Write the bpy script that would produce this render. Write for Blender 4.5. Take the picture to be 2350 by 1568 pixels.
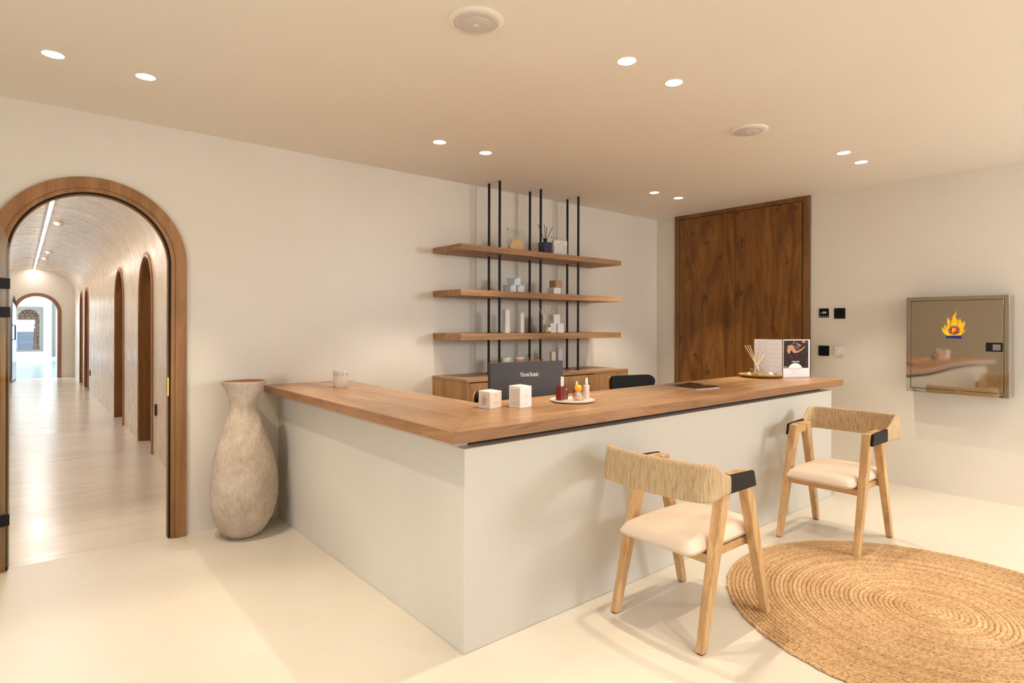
import bpy, bmesh, math, random
from mathutils import Vector, Matrix
random.seed(7)
for o in list(bpy.data.objects): bpy.data.objects.remove(o)
S = bpy.context.scene
C = S.collection
PI = math.pi
# ------------------------------------------------------------------ camera
FPX, YAW, HORIZ, ROLL = 1356.23, 0.8765, 746.2, -0.0031
cam_d = bpy.data.cameras.new('camera'); cam = bpy.data.objects.new('camera', cam_d); C.objects.link(cam)
cam_d.sensor_width = 36; cam_d.lens = FPX / 2350 * 36
cam_d.shift_y = -(784 - HORIZ) / 2350
cam_d.clip_start = 0.05; cam_d.clip_end = 6000
fw = Vector((math.cos(YAW), math.sin(YAW), 0)); rt = Vector((math.sin(YAW), -math.cos(YAW), 0)); up = Vector((0, 0, 1))
rt2 = rt * math.cos(ROLL) - up * math.sin(ROLL) * -1 * -1
up2 = fw.cross(rt2) * -1
cam.matrix_world = Matrix(((rt2.x, up2.x, -fw.x, 0), (rt2.y, up2.y, -fw.y, 0), (rt2.z, up2.z, -fw.z, 1.4), (0, 0, 0, 1)))
S.camera = cam
# ------------------------------------------------------------------ world, light, exposure
S.view_settings.view_transform = 'Standard'; S.view_settings.look = 'None'
S.view_settings.exposure = 0.0; S.view_settings.gamma = 1.0; S.view_settings.use_curve_mapping = False
SKY_STRENGTH = 0.3
SPOT_W = 64.0
FLASH_W = 82.0
LED_E = 115.0
WARM = (1.0, 0.86, 0.67)
FLASH = (0.97, 0.99, 1.0)
w = bpy.data.worlds.new('sky'); S.world = w; w.use_nodes = True
nt = w.node_tree; bg = nt.nodes['Background']
sky = nt.nodes.new('ShaderNodeTexSky'); sky.sky_type = 'NISHITA'; sky.sun_disc = False
sky.sun_elevation = math.radians(48); sky.sun_rotation = math.radians(215); sky.dust_density = 0.15; sky.air_density = 0.8
nt.links.new(sky.outputs[0], bg.inputs[0]); bg.inputs[1].default_value = SKY_STRENGTH
cy = S.cycles
cy.max_bounces = 9; cy.diffuse_bounces = 6; cy.glossy_bounces = 4; cy.transmission_bounces = 6; cy.use_adaptive_sampling = True; cy.adaptive_threshold = 0.02; cy.transparent_max_bounces = 12
cy.sample_clamp_indirect = 6.0; cy.caustics_reflective = False; cy.caustics_refractive = False; cy.blur_glossy = 0.6
cy.use_denoising = True
try: cy.denoiser = 'OPENIMAGEDENOISE'
except Exception: pass

def area_light(name, loc, rot, sx, sy, power, color, portal=False):
    d = bpy.data.lights.new(name, 'AREA'); d.shape = 'RECTANGLE'; d.size = sx; d.size_y = sy
    d.energy = power; d.color = color; d.cycles.is_portal = portal
    o = bpy.data.objects.new(name, d); o.location = loc; o.rotation_euler = rot; C.objects.link(o); return o
# bounced flash behind the camera, set as a lamp in an added window
area_light('window_daylight', (5.35, -2.58, 2.08), (PI / 2, 0, 0), 0.95, 0.75, FLASH_W, FLASH)
area_light('garden_daylight', (2.65, -2.58, 1.35), (PI / 2, 0, 0), 2.4, 2.1, 28, (0.95, 0.97, 1.0))  # unseen fill lamp added to brighten the room from behind
area_light('left_window_daylight', (-2.58, 0.6, 1.45), (0, -PI / 2, 0), 2.0, 2.2, 52, (0.98, 0.98, 1.0))  # unseen fill lamp added to brighten the left part of the room
area_light('patio_daylight', (-2.4, 24, 1.5), (0, -PI / 2, 0), 2.8, 8.5, 900, (0.90, 0.96, 1.0))

# ------------------------------------------------------------------ materials
def new_mat(name):
    m = bpy.data.materials.new(name); m.use_nodes = True
    return m, m.node_tree, m.node_tree.nodes['Principled BSDF']
def mat(name, col, rough=0.5, metal=0.0, trans=0.0, ior=1.45, emit=None, es=0.0, coat=0.0, spec=None, alpha=1.0, bump=None, sss=0):
    m, t, b = new_mat(name)
    b.inputs['Base Color'].default_value = (*col, 1); b.inputs['Roughness'].default_value = rough
    b.inputs['Metallic'].default_value = metal; b.inputs['Transmission Weight'].default_value = trans
    b.inputs['IOR'].default_value = ior; b.inputs['Coat Weight'].default_value = coat
    if spec is not None: b.inputs['Specular IOR Level'].default_value = spec
    if emit: b.inputs['Emission Color'].default_value = (*emit, 1); b.inputs['Emission Strength'].default_value = es
    if alpha < 1: b.inputs['Alpha'].default_value = alpha
    if bump:
        tc = t.nodes.new('ShaderNodeTexCoord'); n = t.nodes.new('ShaderNodeTexNoise'); bp = t.nodes.new('ShaderNodeBump')
        n.inputs['Scale'].default_value = bump[0]; n.inputs['Detail'].default_value = 6
        bp.inputs['Strength'].default_value = bump[1]; bp.inputs['Distance'].default_value = bump[2] if len(bump) > 2 else 0.01
        t.links.new(tc.outputs['Object'], n.inputs['Vector']); t.links.new(n.outputs[0], bp.inputs['Height']); t.links.new(bp.outputs[0], b.inputs['Normal'])
    return m
def ramp(t, a, b, p0=0.0, p1=1.0, mid=None):
    r = t.nodes.new('ShaderNodeValToRGB'); e = r.color_ramp.elements
    e[0].position = p0; e[0].color = (*a, 1); e[1].position = p1; e[1].color = (*b, 1)
    if mid: x = e.new((p0 + p1) / 2); x.color = (*mid, 1)
    return r
def mixc(t, fac, a, b, mode='MIX'):
    m = t.nodes.new('ShaderNodeMix'); m.data_type = 'RGBA'; m.blend_type = mode
    for s, v in ((m.inputs[0], fac), (m.inputs[6], a), (m.inputs[7], b)):
        if isinstance(v, (int, float)): s.default_value = v
        elif isinstance(v, tuple): s.default_value = (*v, 1)
        else: t.links.new(v, s)
    return m.outputs[2]
def plaster(name, a, b, rough=(0.35, 0.6), scale=(1, 1, 1), nscale=1.6, bump=0.15, bdist=0.01, fine=22.0, stain=0.0, stain_col=(0.4, 0.3, 0.2), spec=0.5):
    """polished mineral plaster: cloudy tone, trowel relief, uneven gloss"""
    m, t, s = new_mat(name); N = t.nodes.new; L = t.links.new
    tc = N('ShaderNodeTexCoord'); mp = N('ShaderNodeMapping'); mp.inputs['Scale'].default_value = scale; L(tc.outputs['Object'], mp.inputs['Vector'])
    n1 = N('ShaderNodeTexNoise'); n1.inputs['Scale'].default_value = nscale; n1.inputs['Detail'].default_value = 7; n1.inputs['Distortion'].default_value = 0.8
    n2 = N('ShaderNodeTexNoise'); n2.inputs['Scale'].default_value = fine; n2.inputs['Detail'].default_value = 8; n2.inputs['Roughness'].default_value = 0.6
    L(mp.outputs[0], n1.inputs['Vector']); L(mp.outputs[0], n2.inputs['Vector'])
    r = ramp(t, a, b, 0.0, 1.0); L(n1.outputs[0], r.inputs[0]); pass
    col = mixc(t, 0.05, r.outputs[0], n2.outputs['Color'], 'OVERLAY')
    if stain:
        n3 = N('ShaderNodeTexNoise'); n3.inputs['Scale'].default_value = 5; n3.inputs['Detail'].default_value = 9; L(mp.outputs[0], n3.inputs['Vector'])
        q = ramp(t, (0, 0, 0), (1, 1, 1), 0.55, 0.85); L(n3.outputs[0], q.inputs[0])
        mm = N('ShaderNodeMath'); mm.operation = 'MULTIPLY'; mm.inputs[1].default_value = stain; L(q.outputs[0], mm.inputs[0])
        col = mixc(t, mm.outputs[0], col, stain_col)
    L(col, s.inputs['Base Color'])
    mr = N('ShaderNodeMapRange'); mr.clamp = False; mr.inputs['From Min'].default_value = 0.0; mr.inputs['From Max'].default_value = 1.0
    mr.inputs['To Min'].default_value = rough[0]; mr.inputs['To Max'].default_value = rough[1]; L(n1.outputs[0], mr.inputs['Value']); L(mr.outputs[0], s.inputs['Roughness'])
    ad = N('ShaderNodeMath'); ad.operation = 'MULTIPLY_ADD'; ad.inputs[1].default_value = 0.12; L(n2.outputs[0], ad.inputs[0]); L(n1.outputs[0], ad.inputs[2])
    bp = N('ShaderNodeBump'); bp.inputs['Strength'].default_value = bump; bp.inputs['Distance'].default_value = bdist; L(ad.outputs[0], bp.inputs['Height']); L(bp.outputs[0], s.inputs['Normal'])
    s.inputs['Specular IOR Level'].default_value = spec
    return m
def wood(name, dark, light, axis=0, rough=0.45, along=0.9, across=11.0, knots=0.0, pore=0.35, burl=0.6, seed=0.0, coat=0.0, lo=0.32, hi=0.68):
    m, t, s = new_mat(name); N = t.nodes.new; L = t.links.new
    tc = N('ShaderNodeTexCoord'); mp = N('ShaderNodeMapping'); sc = [across] * 3; sc[axis] = along
    mp.inputs['Scale'].default_value = sc; mp.inputs['Location'].default_value = (seed, seed * 1.7, seed * 0.6); L(tc.outputs['Object'], mp.inputs['Vector'])
    n1 = N('ShaderNodeTexNoise'); n1.inputs['Scale'].default_value = 1.0; n1.inputs['Detail'].default_value = 5; n1.inputs['Distortion'].default_value = burl
    L(mp.outputs[0], n1.inputs['Vector'])
    # growth-ring figure: rings of the slow noise
    mul = N('ShaderNodeMath'); mul.operation = 'MULTIPLY'; mul.inputs[1].default_value = 9.0; L(n1.outputs[0], mul.inputs[0])
    fr = N('ShaderNodeMath'); fr.operation = 'PINGPONG'; fr.inputs[1].default_value = 0.5; L(mul.outputs[0], fr.inputs[0])
    r = ramp(t, dark, light, lo, hi); L(n1.outputs[0], r.inputs[0])
    r2 = ramp(t, (0.74, 0.7, 0.66), (1, 1, 1), 0.0, 0.3); L(fr.outputs[0], r2.inputs[0])
    col = mixc(t, 0.55, r.outputs[0], r2.outputs[0], 'MULTIPLY')
    mp2 = N('ShaderNodeMapping'); sc2 = [across * 22] * 3; sc2[axis] = along * 7; mp2.inputs['Scale'].default_value = sc2; L(tc.outputs['Object'], mp2.inputs['Vector'])
    n2 = N('ShaderNodeTexNoise'); n2.inputs['Scale'].default_value = 1.0; n2.inputs['Detail'].default_value = 3; L(mp2.outputs[0], n2.inputs['Vector'])
    r3 = ramp(t, (0.62, 0.55, 0.5), (1, 1, 1), 0.3, 0.55); L(n2.outputs[0], r3.inputs[0])
    col = mixc(t, pore, col, r3.outputs[0], 'MULTIPLY')
    if knots:
        v = N('ShaderNodeTexVoronoi'); mp3 = N('ShaderNodeMapping'); sc3 = [6.0] * 3; sc3[axis] = 3.6; mp3.inputs['Scale'].default_value = sc3; mp3.inputs['Location'].default_value = (seed * 3, seed, seed)
        nd = N('ShaderNodeTexNoise'); nd.inputs['Scale'].default_value = 14; L(tc.outputs['Object'], nd.inputs['Vector'])
        vm = N('ShaderNodeVectorMath'); vm.operation = 'MULTIPLY_ADD'; vm.inputs[1].default_value = (0.16,) * 3; L(nd.outputs['Color'], vm.inputs[0]); L(tc.outputs['Object'], vm.inputs[2])
        L(vm.outputs[0], mp3.inputs['Vector']); L(mp3.outputs[0], v.inputs['Vector']); v.inputs['Scale'].default_value = 1.0
        q = ramp(t, (1, 1, 1), (0, 0, 0), 0.03, 0.24); L(v.outputs['Distance'], q.inputs[0])
        mm = N('ShaderNodeMath'); mm.operation = 'MULTIPLY'; mm.inputs[1].default_value = knots; L(q.outputs[0], mm.inputs[0])
        col = mixc(t, mm.outputs[0], col, tuple(c * 0.35 for c in dark))
    L(col, s.inputs['Base Color']); s.inputs['Roughness'].default_value = rough; s.inputs['Coat Weight'].default_value = coat; s.inputs['Coat Roughness'].default_value = 0.25; s.inputs['Specular IOR Level'].default_value = 0.35
    bp = N('ShaderNodeBump'); bp.inputs['Strength'].default_value = 0.25; bp.inputs['Distance'].default_value = 0.002; L(n2.outputs[0], bp.inputs['Height']); L(bp.outputs[0], s.inputs['Normal'])
    return m
M = {}
M['wall'] = plaster('cream polished plaster', (0.66, 0.61, 0.535), (0.735, 0.695, 0.635), (0.30, 0.46), nscale=0.9, bump=0.10, bdist=0.02, fine=9)
M['ceil'] = plaster('ceiling plaster', (0.78, 0.725, 0.645), (0.82, 0.77, 0.70), (0.6, 0.75), nscale=0.7, bump=0.05)
M['desk'] = plaster('desk plaster', (0.60, 0.575, 0.51), (0.655, 0.635, 0.575), (0.42, 0.6), nscale=1.3, bump=0.12, bdist=0.01, stain=0.05, stain_col=(0.45, 0.37, 0.26))
M['floor'] = plaster('poured micro cement floor', (0.63, 0.565, 0.465), (0.71, 0.66, 0.57), (0.29, 0.46), nscale=1.4, scale=(0.7, 1.5, 1), bump=0.14, bdist=0.012, fine=16, stain=0.05, stain_col=(0.55, 0.46, 0.32))
M['corr'] = plaster('glossy corridor plaster', (0.64, 0.54, 0.43), (0.74, 0.64, 0.52), (0.09, 0.44), nscale=1.1, scale=(0.8, 5.0, 0.8), bump=0.5, bdist=0.025, fine=6)
M['vault'] = plaster('glossy vault plaster', (0.61, 0.51, 0.40), (0.72, 0.62, 0.50), (0.10, 0.46), nscale=1.0, scale=(0.8, 5.0, 0.8), bump=0.6, bdist=0.03, fine=6)
M['white'] = mat('white render', (0.82, 0.84, 0.84), 0.7)
OAKD, OAKL = (0.30, 0.155, 0.07), (0.50, 0.29, 0.15)
M['oak_x'] = wood('oak along x', (0.36, 0.19, 0.088), (0.58, 0.35, 0.185), 0, 0.33, across=7, burl=1.1, knots=0.35, coat=0.15)
M['oak_y'] = wood('oak along y', (0.36, 0.19, 0.088), (0.58, 0.35, 0.185), 1, 0.33, across=7, burl=1.1, knots=0.35, seed=3.1, coat=0.15)
M['shelf'] = wood('brushed oak shelf', (0.27, 0.135, 0.065), (0.47, 0.27, 0.145), 0, 0.5, across=16, burl=1.6, pore=0.5, knots=0.2, seed=5)
M['cab'] = wood('oak cabinet', (0.36, 0.19, 0.075), (0.54, 0.31, 0.14), 2, 0.45, across=12, burl=0.4, seed=8)
M['cabx'] = wood('oak cabinet top', (0.34, 0.18, 0.08), (0.52, 0.30, 0.15), 0, 0.35, across=10, seed=9)
M['arch'] = wood('oak arch frame', (0.25, 0.118, 0.040), (0.40, 0.205, 0.083), 2, 0.42, across=16, burl=0.3, seed=2)
M['door'] = wood('dark burl walnut', (0.13, 0.048, 0.008), (0.275, 0.115, 0.024), 2, 0.42, along=0.9, across=5.0, burl=2.4, knots=0.85, pore=0.3, seed=11)
M['doorf'] = wood('dark walnut frame', (0.14, 0.06, 0.014), (0.26, 0.12, 0.036), 2, 0.42, across=12, burl=0.8, knots=0.3, seed=12)
M['ash'] = wood('light ash', (0.50, 0.29, 0.12), (0.73, 0.48, 0.24), 2, 0.38, along=1.3, across=17, burl=0.7, pore=0.4, seed=1, coat=0.2)
M['ashx'] = wood('light ash rail', (0.50, 0.29, 0.12), (0.72, 0.47, 0.235), 1, 0.38, along=1.3, across=17, burl=0.5, seed=4)
M['inner_door'] = wood('corridor door wood', (0.17, 0.075, 0.022), (0.27, 0.13, 0.045), 2, 0.35, across=10, seed=14, coat=0.3)
M['black'] = mat('black powder coat', (0.008, 0.007, 0.007), 0.45, spec=.25)
M['rod'] = mat('black steel', (0.007, 0.006, 0.005), 0.4, spec=.3)
M['leather'] = mat('black leather', (0.008, 0.007, 0.007), 0.5, bump=(260, 0.25, 0.002), spec=.25)
M['seat'] = mat('cream seat fabric', (0.72, 0.60, 0.48), 0.85, bump=(700, 0.25, 0.001), spec=0.2)
M['steel'] = mat('polished stainless steel', (0.52, 0.45, 0.37), 0.05, 1.0, bump=(3.2, 0.10, 0.02))
[setattr(n.inputs['Detail'], 'default_value', 0.0) for n in M['steel'].node_tree.nodes if n.type == 'TEX_NOISE']
M['steel2'] = mat('brushed steel frame', (0.56, 0.51, 0.44), 0.22, 1.0)
M['chrome'] = mat('chrome', (0.8, 0.78, 0.75), 0.1, 1.0)
M['brass'] = mat('brass tray', (0.95, 0.62, 0.18), 0.40, 0.75)
def clear(name, tint, ior=1.45, rough=0.02, bump=None):
    m, t, b = new_mat(name); N = t.nodes.new; L = t.links.new
    t.nodes.remove(b); o = t.nodes['Material Output']; mx = N('ShaderNodeMixShader'); lw = N('ShaderNodeLayerWeight'); lw.inputs[0].default_value = .5; pw = N('ShaderNodeMath'); pw.operation = 'POWER'; pw.inputs[1].default_value = 4.0; L(lw.outputs['Facing'], pw.inputs[0])
    fr = N('ShaderNodeMath'); fr.operation = 'MULTIPLY_ADD'; fr.inputs[1].default_value = .7; fr.inputs[2].default_value = .05 * (ior / 1.45) ** 4; L(pw.outputs[0], fr.inputs[0])
    tr = N('ShaderNodeBsdfTransparent'); tr.inputs[0].default_value = (*tint, 1); gl = N('ShaderNodeBsdfGlossy'); gl.inputs['Roughness'].default_value = rough
    L(fr.outputs[0], mx.inputs[0]); L(tr.outputs[0], mx.inputs[1]); L(gl.outputs[0], mx.inputs[2]); L(mx.outputs[0], o.inputs[0])
    if bump:
        tc = N('ShaderNodeTexCoord'); n = N('ShaderNodeTexNoise'); n.inputs['Scale'].default_value = bump[0]; bp = N('ShaderNodeBump'); bp.inputs['Strength'].default_value = bump[1]; bp.inputs['Distance'].default_value = bump[2]
        L(tc.outputs['Object'], n.inputs['Vector']); L(n.outputs[0], bp.inputs['Height']); L(bp.outputs[0], gl.inputs['Normal']); L(bp.outputs[0], lw.inputs['Normal'])
    return m
M['glass'] = clear('clear glass', (.95, .965, .95), 1.85)
M['glass_green'] = clear('greenish glass door', (0.93, 0.93, 0.86))
M['glass_tint'] = mat('smoke tinted glass', (0.50, 0.47, 0.32), 0.0, trans=1.0, ior=1.2)
M['film'] = clear('clear cellophane', (.97, .97, .97), 1.5, 0.08, (34, 1.0, 0.02))
M['paper'] = mat('white card', (0.80, 0.78, 0.78), 0.55)
M['cream_card'] = mat('cream card', (0.72, 0.63, 0.52), 0.55)
M['grey_ink'] = mat('grey ink', (0.36, 0.33, 0.31), 0.6)
M['dark_ink'] = mat('dark ink', (0.06, 0.05, 0.05), 0.6)
M['white_ink'] = mat('white ink', (0.85, 0.83, 0.80), 0.5)
M['ceramic'] = mat('white ceramic', (0.80, 0.77, 0.72), 0.3)
M['emit'] = mat('lamp lens', (1, 1, 1), 0.5, emit=(1.0, 0.93, 0.82), es=14)
M['led'] = mat('led strip', (1, 1, 1), 0.5, emit=(1.0, 0.95, 0.89), es=LED_E)
M['flame'] = mat('candle flame', (1, 0.8, 0.4), 0.5, emit=(1.0, 0.72, 0.30), es=14)

# ------------------------------------------------------------------ mesh builders
class MB:
    def __init__(s): s.v = []; s.f = []
    def add(s, vs, fs):
        n = len(s.v); s.v += [tuple(v) for v in vs]; s.f += [tuple(i + n for i in f) for f in fs]; return s
    def box(s, x0, x1, y0, y1, z0, z1, mtx=None):
        vs = [Vector((x, y, z)) for z in (z0, z1) for y in (y0, y1) for x in (x0, x1)]
        if mtx: vs = [mtx @ v for v in vs]
        return s.add(vs, [(0, 2, 3, 1), (4, 5, 7, 6), (0, 1, 5, 4), (2, 6, 7, 3), (0, 4, 6, 2), (1, 3, 7, 5)])
    def hexa(s, bottom, top):
        return s.add(list(bottom) + list(top), [(3, 2, 1, 0), (4, 5, 6, 7), (0, 1, 5, 4), (1, 2, 6, 5), (2, 3, 7, 6), (3, 0, 4, 7)])
    def prism(s, poly, fn, lo, hi):
        """poly: 2D outline; fn(a, b, t) -> point"""
        n = len(poly)
        vs = [fn(a, b, lo) for a, b in poly] + [fn(a, b, hi) for a, b in poly]
        fs = [tuple(range(n))[::-1], tuple(range(n, 2 * n))] + [(i, (i + 1) % n, n + (i + 1) % n, n + i) for i in range(n)]
        return s.add(vs, fs)
    def strip(s, outer, inner, fn, lo, hi, closed=False):
        """band between two matched 2D polylines, given thickness"""
        n = len(outer); vs = []
        for a, b in zip(outer, inner): vs += [fn(a[0], a[1], lo), fn(b[0], b[1], lo), fn(b[0], b[1], hi), fn(a[0], a[1], hi)]
        fs = []; m = n if closed else n - 1
        for i in range(m):
            j = (i + 1) % n
            for k in range(4): fs.append((4 * i + k, 4 * j + k, 4 * j + (k + 1) % 4, 4 * i + (k + 1) % 4))
        if not closed: fs += [(0, 1, 2, 3), (4 * n - 1, 4 * n - 2, 4 * n - 3, 4 * n - 4)]
        return s.add(vs, fs)
    def lathe(s, prof, n=32, c=(0, 0, 0), cap=True):
        vs = []; fs = []
        for r, z in prof:
            for i in range(n):
                a = 2 * PI * i / n; vs.append((c[0] + r * math.cos(a), c[1] + r * math.sin(a), c[2] + z))
        for k in range(len(prof) - 1):
            for i in range(n): j = (i + 1) % n; fs.append((k * n + i, k * n + j, (k + 1) * n + j, (k + 1) * n + i))
        if cap:
            fs.append(tuple(range(n))[::-1]); fs.append(tuple(range((len(prof) - 1) * n, len(prof) * n)))
        return s.add(vs, fs)
    def tube(s, pts, r, n=8):
        pts = [Vector(p) for p in pts]; rs = r if isinstance(r, (list, tuple)) else [r] * len(pts)
        vs = []; fs = []
        for k, p in enumerate(pts):
            d = (pts[min(k + 1, len(pts) - 1)] - pts[max(k - 1, 0)]).normalized()
            a = d.cross(Vector((0, 0, 1)) if abs(d.z) < 0.9 else Vector((1, 0, 0))).normalized(); b = d.cross(a)
            for i in range(n): t = 2 * PI * i / n; vs.append(p + (a * math.cos(t) + b * math.sin(t)) * rs[k])
        for k in range(len(pts) - 1):
            for i in range(n): j = (i + 1) % n; fs.append((k * n + i, k * n + j, (k + 1) * n + j, (k + 1) * n + i))
        fs += [tuple(range(n))[::-1], tuple(range((len(pts) - 1) * n, len(pts) * n))]
        return s.add(vs, fs)
    def sphere(s, c, rx, ry=None, rz=None, n=16, m=10):
        ry = ry or rx; rz = rz or rx
        pr = [(math.sin(PI * k / m), -math.cos(PI * k / m)) for k in range(1, m)]
        vs = [(c[0], c[1], c[2] - rz)]
        for r, z in pr:
            for i in range(n): a = 2 * PI * i / n; vs.append((c[0] + rx * r * math.cos(a), c[1] + ry * r * math.sin(a), c[2] + rz * z))
        vs.append((c[0], c[1], c[2] + rz)); fs = []
        for i in range(n): fs.append((0, 1 + (i + 1) % n, 1 + i))
        for k in range(m - 2):
            for i in range(n): j = (i + 1) % n; fs.append((1 + k * n + i, 1 + k * n + j, 1 + (k + 1) * n + j, 1 + (k + 1) * n + i))
        e = 1 + (m - 2) * n
        for i in range(n): fs.append((e + i, e + (i + 1) % n, len(vs) - 1))
        return s.add(vs, fs)
    def build(s, name, m, parent=None, smooth=False, bevel=0.0, loc=None, seg=2, auto=None):
        me = bpy.data.meshes.new(name); me.from_pydata([tuple(v) for v in s.v], [], s.f)
        bm = bmesh.new(); bm.from_mesh(me); bmesh.ops.recalc_face_normals(bm, faces=bm.faces[:])
        if bevel:
            es = [e for e in bm.edges if len(e.link_faces) == 2 and e.calc_face_angle(0) > 0.5]
            bmesh.ops.bevel(bm, geom=es, offset=bevel, segments=seg, profile=0.5, affect='EDGES', clamp_overlap=True)
        bm.to_mesh(me); bm.free()
        if smooth or bevel:
            me.polygons.foreach_set('use_smooth', [True] * len(me.polygons))
            me.set_sharp_from_angle(angle=auto if auto is not None else (0.7 if smooth and not bevel else 0.82))
        me.materials.append(m)
        o = bpy.data.objects.new(name, me); C.objects.link(o)
        if loc: o.location = loc
        if parent: o.parent = parent
        if bevel: wn_ = o.modifiers.new('weighted', 'WEIGHTED_NORMAL'); wn_.keep_sharp = True
        return o
def box(name, m, x0, x1, y0, y1, z0, z1, parent=None, bevel=0.0, mtx=None): return MB().box(x0, x1, y0, y1, z0, z1, mtx).build(name, m, parent, bevel=bevel)
def tag(o, label=None, cat=None, group=None, kind=None):
    if label: o['label'] = label
    if cat: o['category'] = cat
    if group: o['group'] = group
    if kind: o['kind'] = kind
    return o
def thing(name, label, cat, loc=(0, 0, 0), rz=0.0, group=None):
    o = bpy.data.objects.new(name, None); o.empty_display_size = 0.05; C.objects.link(o); o.location = loc; o.rotation_euler = (0, 0, rz)
    return tag(o, label, cat, group)
def struct(o): o['kind'] = 'structure'; return o
def dup(root, loc, rz=0.0, label=None, group=None):
    r = root.copy(); C.objects.link(r); r.location = loc; r.rotation_euler = (0, 0, rz)
    if label: r['label'] = label
    if group: r['group'] = group
    for ch in list(root.children):
        c = ch.copy(); C.objects.link(c); c.parent = r
        for g in ch.children: d = g.copy(); C.objects.link(d); d.parent = c
    return r
XY = lambda a, b, t: (a, b, t)
XZ = lambda a, b, t: (a, t, b)     # outline in x, z; thickness along y
YZ = lambda a, b, t: (t, a, b)
def arc(cx, cz, r, a0, a1, n): return [(cx + r * math.cos(a0 + (a1 - a0) * i / n), cz + r * math.sin(a0 + (a1 - a0) * i / n)) for i in range(n + 1)]
def arch_line(cx, half, top, n=24, z0=0.0):
    return [(cx + half, z0)] + arc(cx, top - half, half, 0, PI, n) + [(cx - half, z0)]
def placed(fn, base, right, upv, normal, off=0.0006):
    """2D drawing plane -> local 3D"""
    base, right, upv, normal = Vector(base), Vector(right), Vector(upv), Vector(normal)
    return lambda a, b, t: tuple(base + right * a + upv * b + normal * (off + t))
def plane_fn(base, right, upv, normal): return placed(None, base, right, upv, normal, 0.0)
_text_cache = {}
def text_mesh(body, bold=0.0):
    c = bpy.data.curves.new('t', 'FONT'); c.body = body; c.size = 1.0; c.offset = bold; c.resolution_u = 3
    o = bpy.data.objects.new('t', c); C.objects.link(o)
    dg = bpy.context.evaluated_depsgraph_get(); dg.update()
    me = o.evaluated_get(dg).to_mesh(); vs = [tuple(v.co) for v in me.vertices]; fs = [tuple(p.vertices) for p in me.polygons]
    o.evaluated_get(dg).to_mesh_clear(); bpy.data.objects.remove(o); bpy.data.curves.remove(c)
    return vs, fs
def text(name, body, fn, width, m, parent, height=None, bold=0.0, cx=0.0, cy=0.0, t=0.0005, rot=0.0):
    vs, fs = text_mesh(body, bold)
    if not vs: return None
    x0, x1 = min(v[0] for v in vs), max(v[0] for v in vs); y0, y1 = min(v[1] for v in vs), max(v[1] for v in vs)
    sx = width / (x1 - x0); sy = (height / (y1 - y0)) if height else sx
    mb = MB(); pts = []
    for v in vs:
        a = (v[0] - (x0 + x1) / 2) * sx; b = (v[1] - (y0 + y1) / 2) * sy
        a, b = a * math.cos(rot) - b * math.sin(rot), a * math.sin(rot) + b * math.cos(rot)
        pts.append(fn(a + cx, b + cy, t))
    mb.add(pts, fs)
    return mb.build(name, m, parent)

# ------------------------------------------------------------------ the setting
H, YW, XW, XL, YF = 2.681, 4.398, 5.9605, -2.6, -2.6
AC, AH, AT = 0.348, 0.430, 2.2185          # arch opening in the back wall: centre, half width, top
YB = YW + 0.12
CX0, CX1, CY1 = -0.54, 1.10, 19.3          # corridor
# floor slab of room and corridor (one poured floor), L-shaped outline
fl = MB().prism([(XL, YF), (XW, YF), (XW, YW + .03), (XL, YW + .03)], XY, -0.12, 0.0)
struct(fl.build('floor', M['floor']))
M['cfloor'] = plaster('sealed corridor floor', (0.60, 0.535, 0.44), (0.70, 0.65, 0.56), (0.10, 0.34), nscale=1.3, scale=(0.8, 4.0, 1), bump=0.35, bdist=0.02, fine=12)
struct(MB().box(CX0, CX1 + .2, YW + .0305, CY1 + .1, -.12, 0).build('floor_corridor', M['cfloor']))
cl = MB().box(XL, XW, YF, YW, H, H + 0.12)
struct(cl.build('ceiling', M['ceil']))
al = arch_line(AC, AH, AT)
wb = MB().prism([(XL, 0)] + al[::-1] + [(XW, 0), (XW, H + 0.22), (XL, H + 0.22)], XZ, YW, YB)
struct(wb.build('wall_back', M['wall']))
struct(box('wall_right', M['wall'], XW, XW + 0.15, YF - .15, YB, 0, H + 0.12))
wlm = MB()
for q in ((YF - .15, -.55, 0, H + .12), (1.75, YB, 0, H + .12), (-.55, 1.75, 0, .4), (-.55, 1.75, 2.5, H + .12)): wlm.box(XL - .15, XL, q[0], q[1], q[2], q[3])
struct(wlm.build('wall_left', M['wall']))
wq_ = MB()
for q in ((-.55, -.5, .4, 2.5), (1.7, 1.75, .4, 2.5), (-.55, 1.75, .4, .45), (-.55, 1.75, 2.45, 2.5), (.58, .62, .4, 2.5)): wq_.box(XL - .12, XL - .06, q[0], q[1], q[2], q[3])
w5 = struct(wq_.build('window_5', M['black'])); box('pane', M['glass'], XL - .095, XL - .087, -.5, 1.7, .45, 2.45, w5)  # unseen window added around the left fill lamp
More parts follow.
